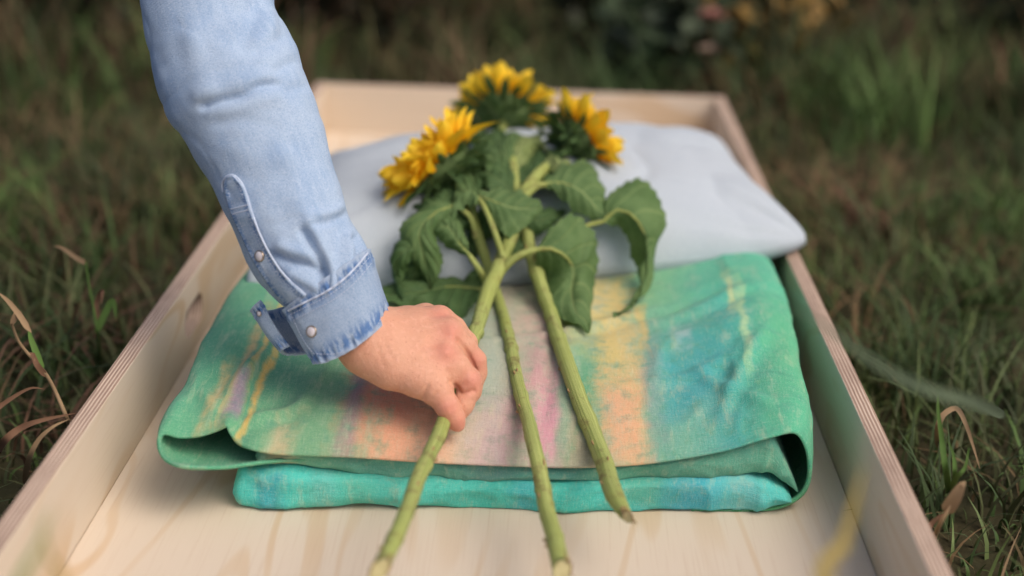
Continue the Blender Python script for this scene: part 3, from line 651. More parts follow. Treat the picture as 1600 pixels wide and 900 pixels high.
def blade_mesh(name, L, W, curl, cup, seed, pts=9, mat=None, tipw=0.0):
    g = np.random.default_rng(seed); s = np.linspace(0, 1, pts); V = []; U = []
    for k in s:
        w = W * 0.5 * min(1, (k + .16) * 2.0) ** .7 * (max(1 - k ** (3.2 if name == 'petal' else 1.6), 0.004)) ** .6
        z = curl * L * k**2; 
        for j in (-1, -.5, 0, .5, 1):
            V.append((L * k, w * j + L * 0.03 * math.sin(k * 3 + seed), z + cup * w * (abs(j) ** 1.5) - 0.05 * w * math.cos(j * 9 + seed) + L * 0.03 * math.sin(k * 8 + seed * 2) * abs(j))); U.append((j * .5 + .5, k))
    return mesh_from(name, V, grid_faces(pts, 5), [mat], uv=U)
PETALS = [blade_mesh('petal', .032, .0175, c, .5, s, 9, M_PET) for s, c in ((1, .12), (2, -.16), (3, .26), (4, 0.02), (5, -.3))]
BRACTS = [blade_mesh('bract', .030, .0115, c, .3, s, 6, M_DRK) for s, c in ((11, -.25), (12, -.55), (13, .1))]
def flower_head(parent, c, n, size, seed, cup=0.6, npet=31, inner=False):
    g = np.random.default_rng(seed); n = np.array(n) / np.linalg.norm(n); a = np.cross(n, [0.2, 0.1, 1]); a /= np.linalg.norm(a); b = np.cross(n, a)
    R = 0.030 * size; nr = 12; ns = 28; V = []; 
    # receptacle: green cup behind the disc
    prof = [(0.0, -.62), (.22, -.60), (.45, -.52), (.7, -.38), (.92, -.18), (1.0, 0.0), (.97, .08), (.8, .14), (.5, .17), (.0, .18)]
    for r, h in prof:
        for k in range(ns):
            th = 2 * math.pi * k / ns; w = 1 + 0.03 * math.sin(5 * th + seed)
            V.append(c + R * r * w * (math.cos(th) * a + math.sin(th) * b) + n * R * h)
    F = grid_faces(len(prof), ns, cv=True); mi = [0 if i // ns < 6 else 1 for i in range(len(F))]
    head = link('flower_head', mesh_from('flower_head', V, F, [M_DRK, M_DISC], matidx=mi), parent)
    def place(me, name, th, rad, hgt, tilt, roll, sc):
        d = math.cos(th) * a + math.sin(th) * b; tg = -math.sin(th) * a + math.cos(th) * b
        x = d * math.cos(tilt) + n * math.sin(tilt); z = -d * math.sin(tilt) + n * math.cos(tilt); y = np.cross(z, x)
        y2 = y * math.cos(roll) + z * math.sin(roll); z2 = np.cross(x, y2); p = c + d * rad + n * hgt; m = Matrix.Identity(4)
        for i in range(3): m[i][0], m[i][1], m[i][2], m[i][3] = x[i] * sc, y2[i] * sc, z2[i] * sc, p[i]
        o = bpy.data.objects.new(name, me); COL.objects.link(o); o.parent = head; o.matrix_parent_inverse = world_of(head).inverted(); o.matrix_basis = m
    for row, (cnt, tl, hh) in enumerate(((npet, cup - .28, -.02), (int(npet * .8), cup + .1, .08)) + (((int(npet * .6), cup + .42, .12),) if inner else ())):
        for k in range(cnt):
            place(PETALS[g.integers(0, 5)], 'petal', 2 * math.pi * (k + .5 * row + g.normal(0, .22)) / cnt, R * (.95 - .08 * row), R * hh, tl + g.normal(0, .26), g.normal(0, .5), size * g.uniform(.75, 1.12))
    for row, (cnt, tl, hh, rr) in enumerate(((18, -.15, -.1, .96), (15, -.4, -.3, .8), (12, -.5, -.45, .6), (8, -.7, -.55, .4))):
        for k in range(cnt): place(BRACTS[g.integers(0, 3)], 'bract', 2 * math.pi * (k + .5 * row + g.normal(0, .12)) / cnt, R * rr, R * hh, tl + g.normal(0, .18) + .2, g.normal(0, .3), size * g.uniform(.75, 1.1))
    return head
def leaf(parent, mid, left, right, mat, bul=0.006, teeth=9, seed=0, label=None, petiole=None, name='leaf', prad=0.0026):
    nr, nc = 80, 8; m = catmull([pt(q) for q in mid], nr); l = catmull([pt(q) for q in left], nr); r = catmull([pt(q) for q in right], nr)
    s = np.linspace(0, 1, nr); V = []; U = []
    for i in range(nr):
        nn = np.cross(r[i] - l[i], m[min(i + 1, nr - 1)] - m[max(i - 1, 0)]); nn = nn / (np.linalg.norm(nn) + 1e-9)
        if nn @ (CAM - m[i]) < 0: nn = -nn
        saw = 1 + 0.10 * (((s[i] * teeth * 1.5) % 1.0) - 0.5) * (1 if s[i] < .93 else 0)
        for j in range(2 * nc + 1):
            t = j / nc - 1; e = l[i] if t < 0 else r[i]; at_ = abs(t)
            k = at_ * (saw if at_ > .9 else 1.0)
            p = m[i] + (e - m[i]) * k + nn * (bul * 4 * at_ * (1 - at_) * math.sin(math.pi * min(max(s[i], .02), .98)) ** .5)
            p = p + nn * 0.0016 * math.sin((s[i] - .28 * at_) * 6.5 * 2 * math.pi) * min(at_ * 3, 1) * (1 - at_ * .3) + nn * 0.0028 * math.sin(s[i] * 23 + seed * 2 + t * 2) * at_**2
            V.append(p); U.append((t, s[i]))
    o = link(name, mesh_from(name, V, grid_faces(nr, 2 * nc + 1), [mat], uv=U), parent)
    if label: o['label'] = label
    if petiole:
        P = catmull([pt(q) for q in petiole] + [m[0]], 16); P = np.concatenate([P, m[4:34:6] - 0.0]); 
        v, f, u = tube(P, np.interp(np.linspace(0, 1, len(P)), [0, .7, 1], [prad * 1.5, prad, prad * .35]), 8); link('leaf_stalk', mesh_from('leaf_stalk', v, f, [M_STEM], uv=u), o)
    return o
def auto_leaf(parent, mid, width, mat, **kw):
    mm = np.array(mid, float); c = catmull(mm, 9); T = np.gradient(c[:, :2], axis=0); T /= np.linalg.norm(T, axis=1)[:, None] + 1e-9
    s = np.linspace(0, 1, 9); w = width * np.sin(np.pi * (s * .9 + .06) ** .7) * (1 - .25 * s); w[0] *= .3; w[-1] = 0
    N = np.stack([-T[:, 1], T[:, 0]], 1); dz = kw.pop('droop', 0.008)
    L = np.concatenate([c[:, :2] + N * w[:, None], (c[:, 2] - dz * (1 if c[0, 2] < 1 else -1))[:, None]], 1); Rr = np.concatenate([c[:, :2] - N * w[:, None], (c[:, 2] - dz * (1 if c[0, 2] < 1 else -1))[:, None]], 1)
    return leaf(parent, [tuple(q) for q in mid], [tuple(q) for q in L], [tuple(q) for q in Rr], mat, **kw)
def stem(parent, P, rad, seed, cut=(0, 0, 0)):
    P = catmull(P, 130); P = resample(P, 150); n = len(P); s = np.linspace(0, 1, n); R = np.interp(s, [q[0] for q in rad], [q[1] for q in rad])
    g = np.random.default_rng(seed)
    for k in g.uniform(0.02, .62, 7): R = R * (1 + 0.13 * np.exp(-((s - k) / .006) ** 2))
    P = P + np.stack([noise(P, 24, seed), noise(P, 24, seed + 1), noise(P, 24, seed + 2)], 1) * 0.0011
    v, f, u = tube(P, R, 14, cap=True); v = v.reshape(n, 14, 3); T, N, B = frames(P)
    v += (noise(v.reshape(-1, 3), 240, seed) * 0.0005).reshape(n, 14, 1) * (v - P[:, None]) / (R[:, None, None])
    c = np.array(cut, float)
    for i in range(6):
        v[i] += T[i] * ((v[i] - P[i]) @ c)[:, None] * ((6 - i) / 6.)
    o = link('stem', mesh_from('stem', v.reshape(-1, 3), f, [M_STEM], uv=u), parent)
    ring = v[0] - T[0] * 0.0006; cc = ring.mean(0); pv = np.concatenate([ring * .94 + cc * .06, ring * .5 + cc * .5 - T[0] * .0006, [cc - T[0] * .0004]])
    pf = [(i, (i + 1) % 14, 14 + (i + 1) % 14, 14 + i) for i in range(14)] + [(14 + i, 14 + (i + 1) % 14, 28) for i in range(14)]
    e = link('cut_end', mesh_from('cut_end', pv, pf, [M_PITH]), o)
    fr = []
    for k in range(9):
        a = g.integers(0, 14); b = ring[a]; q = [b + T[0] * .006, b - T[0] * .001, b - T[0] * g.uniform(.002, .007) + (b - cc) * g.uniform(-.3, .5)]; fr.append(tube(catmull(q, 5), np.linspace(.0011, .0002, 5), 5))
    for k in g.uniform(0.03, .6, 10):                                    # leaf scars
        i = int(k * n); a = g.integers(0, 14); b = v[i, a]; d = (b - P[i]) / np.linalg.norm(b - P[i]); fr.append(tube([b - d * .001 - T[i] * .004, b + d * .0012, b + d * .0006 + T[i] * .004], [.0004, .0010, .0003], 6))
    V, F, U = join(fr); link('bark_scars', mesh_from('bark_scars', V, F, [M_FRAY]), o)['kind'] = 'stuff'
    return o

def LQ(px, py, r):
    z = .12
    for _ in range(6): p = atz(px, py, z); z = quilt_z(p[0], p[1]) + r
    return atz(px, py, z)
SG = 'cut sunflowers on the quilt'
def mk(name_loc, label): return empty('sunflower', name_loc, label, 'sunflower', SG)
CF = lambda px, py, z: atz(px, py, z)
# flower held by the hand: head on the right
sfa = mk(CF(700, 640, .14), 'cut sunflower with its stem pinched in the hand, head turned to the right')
hr = np.array(pt((906, 222, .055))); nr_ = RT * .80 + UP * .50 + FW * .30; nr_ /= np.linalg.norm(nr_)
A_pts = [CF(594, 891, .137), CF(640, 785, .136), CF(692, 660, .135), CF(745, 510, .145), pt((780, 412, .055)), pt((797, 372, .055)), pt((812, 320, .055)), pt((828, 288, .055)), pt((852, 262, .05)), hr - nr_ * .05 - UP * .008, hr - nr_ * .018]
stem(sfa, A_pts, [(0, .0062), (.45, .0064), (.62, .0083), (.72, .0075), (1, .0055)], 5, cut=RT * 1.2 + UP * .9)
flower_head(sfa, hr, nr_, 1.1, 31, cup=.66)
# middle one
sfb = mk(CF(935, 700, .12), 'thickest cut sunflower stem, rightmost, its head the highest seen from behind')
hm = np.array(pt((786, 178, 1.86))); nm = RT * .03 + UP * .74 + FW * .66; nm /= np.linalg.norm(nm)
C_pts = [CF(978, 808, .116), CF(962, 778, .116), LQ(932, 690, .0066), LQ(893, 590, .0066), LQ(860, 490, .0062), pt((834, 408, .035)), pt((820, 350, .03)), pt((806, 300, .035)), pt((798, 250, .05)), hm - nm * .06 - FW * .02, hm - nm * .018]
stem(sfb, C_pts, [(0, .0040), (.012, .0058), (.04, .0080), (.3, .0080), (.6, .0070), (1, .006)], 9, cut=RT * -1.1 + UP * .8)
flower_head(sfb, hm, nm, 1.2, 47, cup=.60)
# left one
sfc = mk(CF(840, 740, .12), 'cut sunflower with the middle stem, head lying over to the left')
hl = np.array(pt((688, 262, .062))); nl_ = -RT * .62 + UP * .64 + FW * .0; nl_ /= np.linalg.norm(nl_)
B_pts = [CF(877, 892, .114), CF(850, 772, .112), LQ(836, 705, .0054), LQ(815, 620, .0052), LQ(791, 512, .0052), LQ(777, 466, .0054), pt((764, 420, .025)), pt((748, 370, .03)), pt((735, 325, .04)), hl - nl_ * .045 - UP * .006, hl - nl_ * .018]
stem(sfc, B_pts, [(0, .0070), (.3, .0064), (.6, .0060), (1, .0055)], 13, cut=RT * .3 + UP * .9)
flower_head(sfc, hl, nl_, 1.32, 53, cup=.74, npet=40, inner=True)

leaf(sfa, [(838, 390, .07), (862, 389, .075), (886, 403, .07), (896, 425, .06), (893, 455, .045), (900, 490, .03), (921, 520, .014)],
     [(838, 392, .07), (838, 418, .05), (842, 440, .04), (848, 470, .03), (868, 490, .028), (892, 505, .02), (921, 520, .014)],
     [(838, 388, .07), (865, 350, .06), (900, 336, .05), (928, 368, .045), (935, 405, .04), (929, 445, .035), (921, 520, .014)], M_TOP, seed=1, petiole=[(776, 432, .058), (798, 408, .066), (820, 395, .07)], prad=.0034)
leaf(sfb, [(944, 346, .05), (963, 328, .06), (989, 337, .062), (1008, 369, .06), (1009, 407, .05), (1007, 449, .035), (985, 483, .02), (958, 493, .012)],
     [(944, 348, .05), (955, 352, .045), (966, 354, .035), (984, 385, .03), (995, 420, .03), (1000, 448, .03), (988, 474, .018), (958, 493, .012)],
     [(944, 344, .05), (947, 311, .05), (989, 280, .05), (1024, 300, .05), (1040, 345, .045), (1024, 402, .035), (1011, 456, .03), (958, 494, .012)], M_TOP, seed=2, teeth=13, petiole=[(834, 404, .04), (880, 370, .035), (920, 352, .045)])
leaf(sfa, [(852, 288, .07), (880, 287, .075), (905, 298, .07), (925, 318, .06), (945, 344, .05)],
     [(852, 290, .07), (868, 302, .055), (888, 322, .05), (915, 340, .045), (945, 344, .05)],
     [(852, 286, .07), (872, 262, .06), (906, 250, .055), (938, 275, .05), (945, 344, .05)], M_TOP, seed=3, petiole=[(815, 312, .06), (828, 298, .066), (840, 290, .07)], prad=.0036)
leaf(sfa, [(744, 306, .075), (770, 315, .078), (800, 325, .075), (825, 327, .07), (848, 326, .06)],
     [(744, 303, .075), (770, 297, .065), (800, 296, .062), (825, 304, .06), (848, 324, .06)],
     [(744, 309, .075), (764, 332, .07), (787, 368, .068), (822, 355, .066), (848, 328, .06)], M_TOP, seed=4, petiole=[(785, 400, .06), (772, 360, .07), (756, 322, .075)])
leaf(sfa, [(752, 314, .074), (738, 300, .08), (723, 302, .078), (708, 340, .06)],
     [(752, 316, .074), (742, 322, .07), (728, 322, .066), (708, 341, .06)],
     [(752, 310, .074), (742, 288, .075), (724, 268, .072), (708, 338, .06)], M_TOP, seed=5)
leaf(sfc, [(714, 322, .06), (682, 332, .065), (656, 360, .06), (662, 400, .045), (676, 454, .03)],
     [(714, 318, .06), (664, 322, .05), (624, 361, .045), (644, 404, .035), (676, 454, .03)],
     [(714, 330, .06), (697, 345, .055), (682, 368, .05), (692, 408, .04), (676, 454, .03)], M_TOP, seed=6, petiole=[(745, 372, .035), (735, 340, .05)])
leaf(sfa, [(733, 399, .055), (716, 378, .06), (700, 356, .06), (677, 356, .055)],
     [(733, 402, .055), (714, 394, .05), (690, 380, .05), (677, 358, .055)],
     [(733, 396, .055), (729, 372, .055), (708, 336, .056), (677, 354, .055)], M_TOP, seed=7, petiole=[(762, 446, .05), (748, 420, .055)], prad=.003)
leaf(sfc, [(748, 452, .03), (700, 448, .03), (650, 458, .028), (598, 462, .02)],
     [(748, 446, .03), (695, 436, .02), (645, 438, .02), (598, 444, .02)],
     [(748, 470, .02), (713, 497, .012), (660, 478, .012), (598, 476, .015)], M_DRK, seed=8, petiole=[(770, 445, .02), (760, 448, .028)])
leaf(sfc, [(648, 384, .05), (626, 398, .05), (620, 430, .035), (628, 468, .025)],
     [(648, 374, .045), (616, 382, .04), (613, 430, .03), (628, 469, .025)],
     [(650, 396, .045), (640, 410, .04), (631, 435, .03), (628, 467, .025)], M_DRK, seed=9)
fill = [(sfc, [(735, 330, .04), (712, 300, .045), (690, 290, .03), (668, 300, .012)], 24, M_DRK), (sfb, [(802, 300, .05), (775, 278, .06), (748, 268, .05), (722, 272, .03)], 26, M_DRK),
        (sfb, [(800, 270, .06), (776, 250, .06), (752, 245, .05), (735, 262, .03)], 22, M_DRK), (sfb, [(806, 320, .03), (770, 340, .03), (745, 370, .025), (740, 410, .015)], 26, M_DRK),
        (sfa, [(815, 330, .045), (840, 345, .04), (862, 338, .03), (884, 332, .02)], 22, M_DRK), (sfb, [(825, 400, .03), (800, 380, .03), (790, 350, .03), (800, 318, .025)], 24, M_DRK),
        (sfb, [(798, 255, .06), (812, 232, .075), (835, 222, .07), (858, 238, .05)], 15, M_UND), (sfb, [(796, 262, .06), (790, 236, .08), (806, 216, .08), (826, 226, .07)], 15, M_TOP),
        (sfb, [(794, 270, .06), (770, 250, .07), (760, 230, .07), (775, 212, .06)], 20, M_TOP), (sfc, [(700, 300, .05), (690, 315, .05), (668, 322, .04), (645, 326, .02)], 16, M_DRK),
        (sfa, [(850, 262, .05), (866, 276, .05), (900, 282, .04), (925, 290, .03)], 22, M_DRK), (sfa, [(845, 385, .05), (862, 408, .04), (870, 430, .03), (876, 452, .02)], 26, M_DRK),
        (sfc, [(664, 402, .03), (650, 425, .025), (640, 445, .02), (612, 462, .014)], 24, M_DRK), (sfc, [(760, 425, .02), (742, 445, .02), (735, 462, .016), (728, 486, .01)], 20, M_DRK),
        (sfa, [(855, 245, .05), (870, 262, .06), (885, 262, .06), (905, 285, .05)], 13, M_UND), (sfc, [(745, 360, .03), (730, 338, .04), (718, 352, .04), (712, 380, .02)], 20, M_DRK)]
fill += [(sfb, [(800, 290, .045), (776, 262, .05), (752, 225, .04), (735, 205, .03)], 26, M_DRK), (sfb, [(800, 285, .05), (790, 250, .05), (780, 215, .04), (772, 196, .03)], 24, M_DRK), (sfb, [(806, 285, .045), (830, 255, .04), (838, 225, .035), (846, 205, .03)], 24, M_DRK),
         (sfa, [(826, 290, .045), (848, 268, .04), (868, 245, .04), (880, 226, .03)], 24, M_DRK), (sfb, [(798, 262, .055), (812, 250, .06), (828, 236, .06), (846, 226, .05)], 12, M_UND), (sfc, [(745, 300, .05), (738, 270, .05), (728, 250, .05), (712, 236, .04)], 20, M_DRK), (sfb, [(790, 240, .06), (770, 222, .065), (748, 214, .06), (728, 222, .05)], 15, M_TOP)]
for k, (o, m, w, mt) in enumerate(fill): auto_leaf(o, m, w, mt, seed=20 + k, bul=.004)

# ------------------------------------------------------------------ person: arm, hand and denim sleeve
HD = 1.248                                                     # distance of the pinch point
def smin(a, b, k):
    h = np.maximum(k - np.abs(a - b), 0) / k
    return np.minimum(a, b) - h * h * k * 0.25
def surface_nets(F, org, h):
    nx, ny, nz = F.shape; S_ = F < 0
    c = np.zeros((nx-1, ny-1, nz-1), int)
    corners = [(i, j, k) for i in (0, 1) for j in (0, 1) for k in (0, 1)]
    for (i, j, k) in corners: c += S_[i:nx-1+i, j:ny-1+j, k:nz-1+k]
    act = (c > 0) & (c < 8); idx = -np.ones(act.shape, int); A = np.argwhere(act); idx[act] = np.arange(len(A))
    acc = np.zeros((len(A), 3)); cnt = np.zeros(len(A))
    for a in corners:
        for ax in range(3):
            if a[ax] == 1: continue
            b = list(a); b[ax] = 1
            fa = F[A[:, 0] + a[0], A[:, 1] + a[1], A[:, 2] + a[2]]; fb = F[A[:, 0] + b[0], A[:, 1] + b[1], A[:, 2] + b[2]]
            m = (fa < 0) != (fb < 0); t = np.where(m, fa / (fa - fb + 1e-20), 0)
            p = np.array(a, float)[None, :].repeat(len(A), 0); p[:, ax] += t
            acc[m] += p[m]; cnt[m] += 1
    V = (A + acc / cnt[:, None]) * h + org; Q = []
    for ax in range(3):
        o1, o2 = [(1, 2), (2, 0), (0, 1)][ax]
        sl0 = [slice(None)] * 3; sl1 = [slice(None)] * 3; sl0[ax] = slice(0, -1); sl1[ax] = slice(1, None)
        a_, b_ = S_[tuple(sl0)], S_[tuple(sl1)]; E = np.argwhere(a_ != b_)
        E = E[(E[:, o1] > 0) & (E[:, o2] > 0) & (E[:, o1] < F.shape[o1] - 1) & (E[:, o2] < F.shape[o2] - 1)]
        def cell(d1, d2):
            e = E.copy(); e[:, o1] -= d1; e[:, o2] -= d2; return idx[e[:, 0], e[:, 1], e[:, 2]]
        q = np.stack([cell(1, 1), cell(0, 1), cell(0, 0), cell(1, 0)], 1); fl = ~a_[E[:, 0], E[:, 1], E[:, 2]]
        q[fl] = q[fl][:, ::-1]; Q.append(q)
    return V, np.concatenate(Q)
def cone(P, a, b, ra, rb):
    ab = b - a; t = np.clip(((P - a) @ ab) / (ab @ ab), 0, 1)
    return np.linalg.norm(P - a - t[..., None] * ab, axis=-1) - (ra + (rb - ra) * t)
def H_(px, py, dd=0.0): return atd(px, py, HD + dd)
def build_hand():
    chains = {
        'palm': [[(500, 425, .012, .027), (530, 470, .009, .0265), (572, 525, .004, .0258)],
                 [(572, 525, .004, .0255), (600, 538, .006, .0235), (640, 545, .012, .0175)],
                 [(592, 545, .000, .0170), (650, 552, .000, .0140), (694, 553, .001, .0118)],
                 [(592, 528, .008, .0170), (650, 524, .011, .0140), (702, 520, .014, .0118)],
                 [(590, 524, .013, .0155), (645, 507, .025, .0135), (687, 499, .033, .0112)],
                 [(592, 522, .018, .0150), (632, 504, .038, .0125), (664, 494, .050, .0105)],
                 [(576, 552, -.002, .0190), (612, 577, -.008, .0180), (648, 593, -.012, .0143), (672, 602, -.014, .0118)],
                 [(630, 560, -.002, .0150), (684, 577, -.004, .0110), (700, 590, -.002, .0085)], [(650, 575, .006, .0130), (690, 560, .010, .0110)]],
        'thumb': [[(668, 600, -.014, .0118), (684, 613, -.0150, .0110), (700, 636, -.0155, .0104), (710, 653, -.0130, .0090), (715, 663, -.0105, .0070)]],
        'index': [[(695, 553, .001, .0115), (715, 573, .001, .0106), (734, 594, .004, .0100), (733, 609, .004, .0098), (724, 632, .002, .0090), (718, 645, .001, .0076)]],
        'middle': [[(703, 520, .014, .0115), (724, 540, .018, .0100), (743, 563, .025, .0094), (745, 582, .028, .0090), (737, 612, .027, .0084), (728, 628, .024, .0072)]],
        'ring': [[(688, 499, .033, .0110), (710, 512, .040, .0098), (730, 535, .049, .0090), (733, 555, .052, .0086), (724, 590, .049, .0080), (714, 606, .045, .0068)]],
        'little': [[(665, 494, .050, .0102), (686, 504, .060, .0088), (702, 522, .068, .0080), (705, 540, .069, .0076), (697, 566, .064, .0070), (690, 578, .060, .006)]],
    }
    # knuckle bumps and tendon swell
    allp = np.array([H_(q[0], q[1], q[2]) for ch in chains.values() for c in ch for q in c]); lo = allp.min(0) - .042; hi = allp.max(0) + .042
    h = 0.0016; n = np.ceil((hi - lo) / h).astype(int)
    X = np.stack(np.meshgrid(*[lo[i] + h * np.arange(n[i]) for i in range(3)], indexing='ij'), -1)
    def chain(c, k=.004):
        d = None
        for a, b in zip(c[:-1], c[1:]):
            e = cone(X, H_(*a[:3]), H_(*b[:3]), a[3], b[3]); d = e if d is None else smin(d, e, k)
        return d
    palm = None
    for c in chains['palm']:
        e = chain(c); palm = e if palm is None else smin(palm, e, .016)
    fingers = {k: chain(chains[k][0]) for k in chains if k != 'palm'}
    d = palm
    out = None
    for k, f in fingers.items():
        e = smin(palm, f, .011 if k == 'thumb' else .008); out = e if out is None else np.minimum(out, e)
    # crease between thumb ball and thumb, and thumb/index web
    V, Q = surface_nets(out, lo, h)
    return V, Q
Hv, Hf = build_hand()
def laplacian(V, Q, it, f=.5):
    E = np.concatenate([Q[:, [0, 1]], Q[:, [1, 2]], Q[:, [2, 3]], Q[:, [3, 0]]]); E = np.concatenate([E, E[:, ::-1]])
    for _ in range(it):
        s = np.zeros_like(V); c = np.zeros(len(V)); np.add.at(s, E[:, 0], V[E[:, 1]]); np.add.at(c, E[:, 0], 1); V = V + f * (s / np.maximum(c, 1)[:, None] - V)
    return V
Hv = laplacian(Hv, Hf, 3)
def vnorm(V, Q):
    n = np.cross(V[Q[:, 2]] - V[Q[:, 0]], V[Q[:, 3]] - V[Q[:, 1]]); N = np.zeros_like(V)
    for k in range(4): np.add.at(N, Q[:, k], n)
    return N / (np.linalg.norm(N, axis=1)[:, None] + 1e-12)
Hn = vnorm(Hv, Hf)
def px_of(P):
    d = P - CAM; z = d @ FW; return np.stack([800 + FPX * (d @ RT) / z, 450 - FPX * (d @ UP) / z], 1)
def groove(V, N, px, line, amp, w, facing=True):
    L = catmull(np.array(line, float), 24); d2 = ((px[:, None, :] - L[None]) ** 2).sum(-1).min(1)
    fc = np.clip(-(N @ FW) * 2.5, 0, 1) if facing else 1.0
    endf = 1.0
    return V + N * (amp * np.exp(-d2 / (2 * w * w)) * fc)[:, None]
hp = px_of(Hv)
for line, amp, w in [([(661, 622), (664, 612), (668, 604)], -.0016, 2.0), ([(676, 624), (684, 614)], -.0009, 1.6), ([(640, 616), (648, 606)], -.0005, 2.0),
                     ([(704, 640), (716, 632)], -.0007, 1.6), ([(697, 630), (710, 623)], -.0005, 1.5), ([(706, 596), (714, 606), (720, 614), (741, 611)], -.0030, 2.2),
                     ([(706, 594), (700, 580)], -.0012, 2.5), ([(716, 532), (726, 545), (734, 558), (743, 578)], -.0022, 2.2), ([(612, 560), (604, 545), (600, 530)], -.0006, 2.5), ([(600, 572), (594, 558), (590, 540)], -.0005, 2.2),
                     ([(655, 535), (676, 522), (690, 518)], .0008, 5), ([(650, 556), (675, 553), (690, 551)], .0006, 5), ([(675, 534), (700, 535)], -.0010, 5), ([(640, 505), (670, 502)], -.0006, 5), ([(704, 519), (705, 520)], .0018, 6), ([(696, 550), (697, 551)], .0016, 6), ([(735, 594), (737, 596)], .0010, 5), ([(660, 543), (684, 537)], -.0008, 4), ([(712, 545), (722, 556)], -.0010, 3)]:
    Hv = groove(Hv, Hn, hp, line, amp, w)
Hv = laplacian(Hv, Hf, 1, .35)
def mat_skin():
    t = NT('skin', 0.52, 0.35); c = t.coord('Object'); a = t.new('ShaderNodeAttribute', attribute_name='flush')
    n = t.noise(c, 45, 4, 0.6); f = t.noise(c, 260, 3); sp = t.noise(c, 420, 2)
    col = t.mix(n, lin(216, 164, 134), lin(202, 144, 115)); col = t.mix(t.math('MULTIPLY', t.smooth(f, .5, .7), .35), col, lin(226, 172, 148))
    col = t.mix(t.math('MULTIPLY', t.smooth(sp, .62, .72), .4), col, lin(170, 104, 82))
    col = t.mix(t.math('MULTIPLY', a.outputs['Fac'], .6), col, lin(206, 126, 108)); t.color(col)
    t.b.inputs['Subsurface Weight'].default_value = 0.18; t.b.inputs['Subsurface Radius'].default_value = (0.006, 0.0025, 0.0015); t.b.inputs['Subsurface Scale'].default_value = 0.6
    vo = t.new('ShaderNodeTexVoronoi', feature='DISTANCE_TO_EDGE'); t.put(vo.inputs['Vector'], t.mapping(c, (1, 1, 1.0))); vo.inputs['Scale'].default_value = 620
    wr = t.noise(t.mapping(c, (2.2, .7, .7)), 120, 4, .6)
    t.bump(t.math('ADD', t.math('MULTIPLY', vo.outputs['Distance'], 1.2), t.math('ADD', t.math('MULTIPLY', wr, .9), f)), 0.42, 0.0011); return t.m
person = empty('person', H_(600, 530), 'person in a light denim shirt reaching in from the left to hold a sunflower stem', 'person')
me = mesh_from('arm_and_hand', Hv, Hf, [mat_skin()])
kn = np.array([H_(704, 519, -.0), H_(697, 551, -.012), H_(740, 596, -.005), H_(745, 565, .012), H_(714, 664, -.018), H_(700, 640, -.026), H_(688, 497, .02)]); fl = np.zeros(len(Hv))
for k in kn: fl = np.maximum(fl, np.exp(-((Hv - k) ** 2).sum(1) / (2 * .009**2)))
at_ = me.attributes.new('flush', 'FLOAT', 'POINT'); at_.data.foreach_set('value', fl.astype(np.float32))
arm = link('arm_and_hand', me, person)

def mat_denim(name, lo, mid, hi, wear=0.0):
    t = NT(name, 0.92, 0.1); c = t.coord('Object'); uv = t.coord('UV'); o = t.sep(uv)
    sl = t.noise(t.mapping(uv, (150, 7, 1)), 1, 4, .65); mo = t.noise(c, 22, 4, .6); gr = t.noise(c, 900, 2, .7); bl = t.noise(t.mapping(uv, (60, 60, 1)), 1, 3, .6); tw0 = t.wave(t.mapping(uv, (1, 1, 1), rot=(0, 0, .9)), 105, 1.2, 3, 3, 'X')
    col = t.mix(t.smooth(mo, .3, .7), mid, hi); col = t.mix(t.math('MULTIPLY', t.smooth(sl, .42, .66), .7), col, hi)
    col = t.mix(t.math('MULTIPLY', t.smooth(gr, .45, .68), .55), col, lo); gr2 = t.noise(c, 420, 3, .7)
    col = t.mix(t.math('MULTIPLY', t.smooth(gr2, .52, .72), .4), col, lin(206, 216, 228))
    col = t.mix(t.math('MULTIPLY', tw0, .20), col, lin(120, 146, 182))
    if wear:                                                   # darker puckers beside the seams, as worn denim has
        ed = t.math('MINIMUM', o[1], t.math('SUBTRACT', 1.0, o[1])); pk = t.noise(t.mapping(uv, (70, 5, 1)), 1, 3, .6)
        m = t.math('MULTIPLY', t.math('SUBTRACT', 1.0, t.smooth(ed, .12, .34)), t.smooth(pk, .40, .58)); col = t.mix(t.math('MULTIPLY', m, wear), col, lin(84, 122, 174))
        m2 = t.math('MULTIPLY', t.math('SUBTRACT', 1.0, t.smooth(ed, .0, .09)), .7); col = t.mix(m2, col, lin(190, 206, 224))
    t.color(col); tw = t.wave(t.mapping(uv, (1, 1, 1), rot=(0, 0, .8)), 160, .5, 2, 2, 'X')
    t.bump(t.math('ADD', t.math('MULTIPLY', gr, .8), t.math('ADD', t.math('MULTIPLY', gr2, .8), t.math('MULTIPLY', tw, .3))), .55, .0011); t.b.inputs['Sheen Weight'].default_value = .02; return t.m
D_LO, D_MID, D_HI = lin(122, 148, 183), lin(155, 178, 205), lin(180, 198, 217)
DEN = mat_denim('washed_denim', D_LO, D_MID, D_HI); DEN_C = mat_denim('washed_denim_cuff', D_LO, D_MID, D_HI, .9)
M_THR = NT('seam_thread', .9, .1); M_THR.color(M_THR.mix(M_THR.noise(M_THR.coord(), 700, 2), lin(206, 212, 224), lin(170, 186, 208))); M_THR = M_THR.m
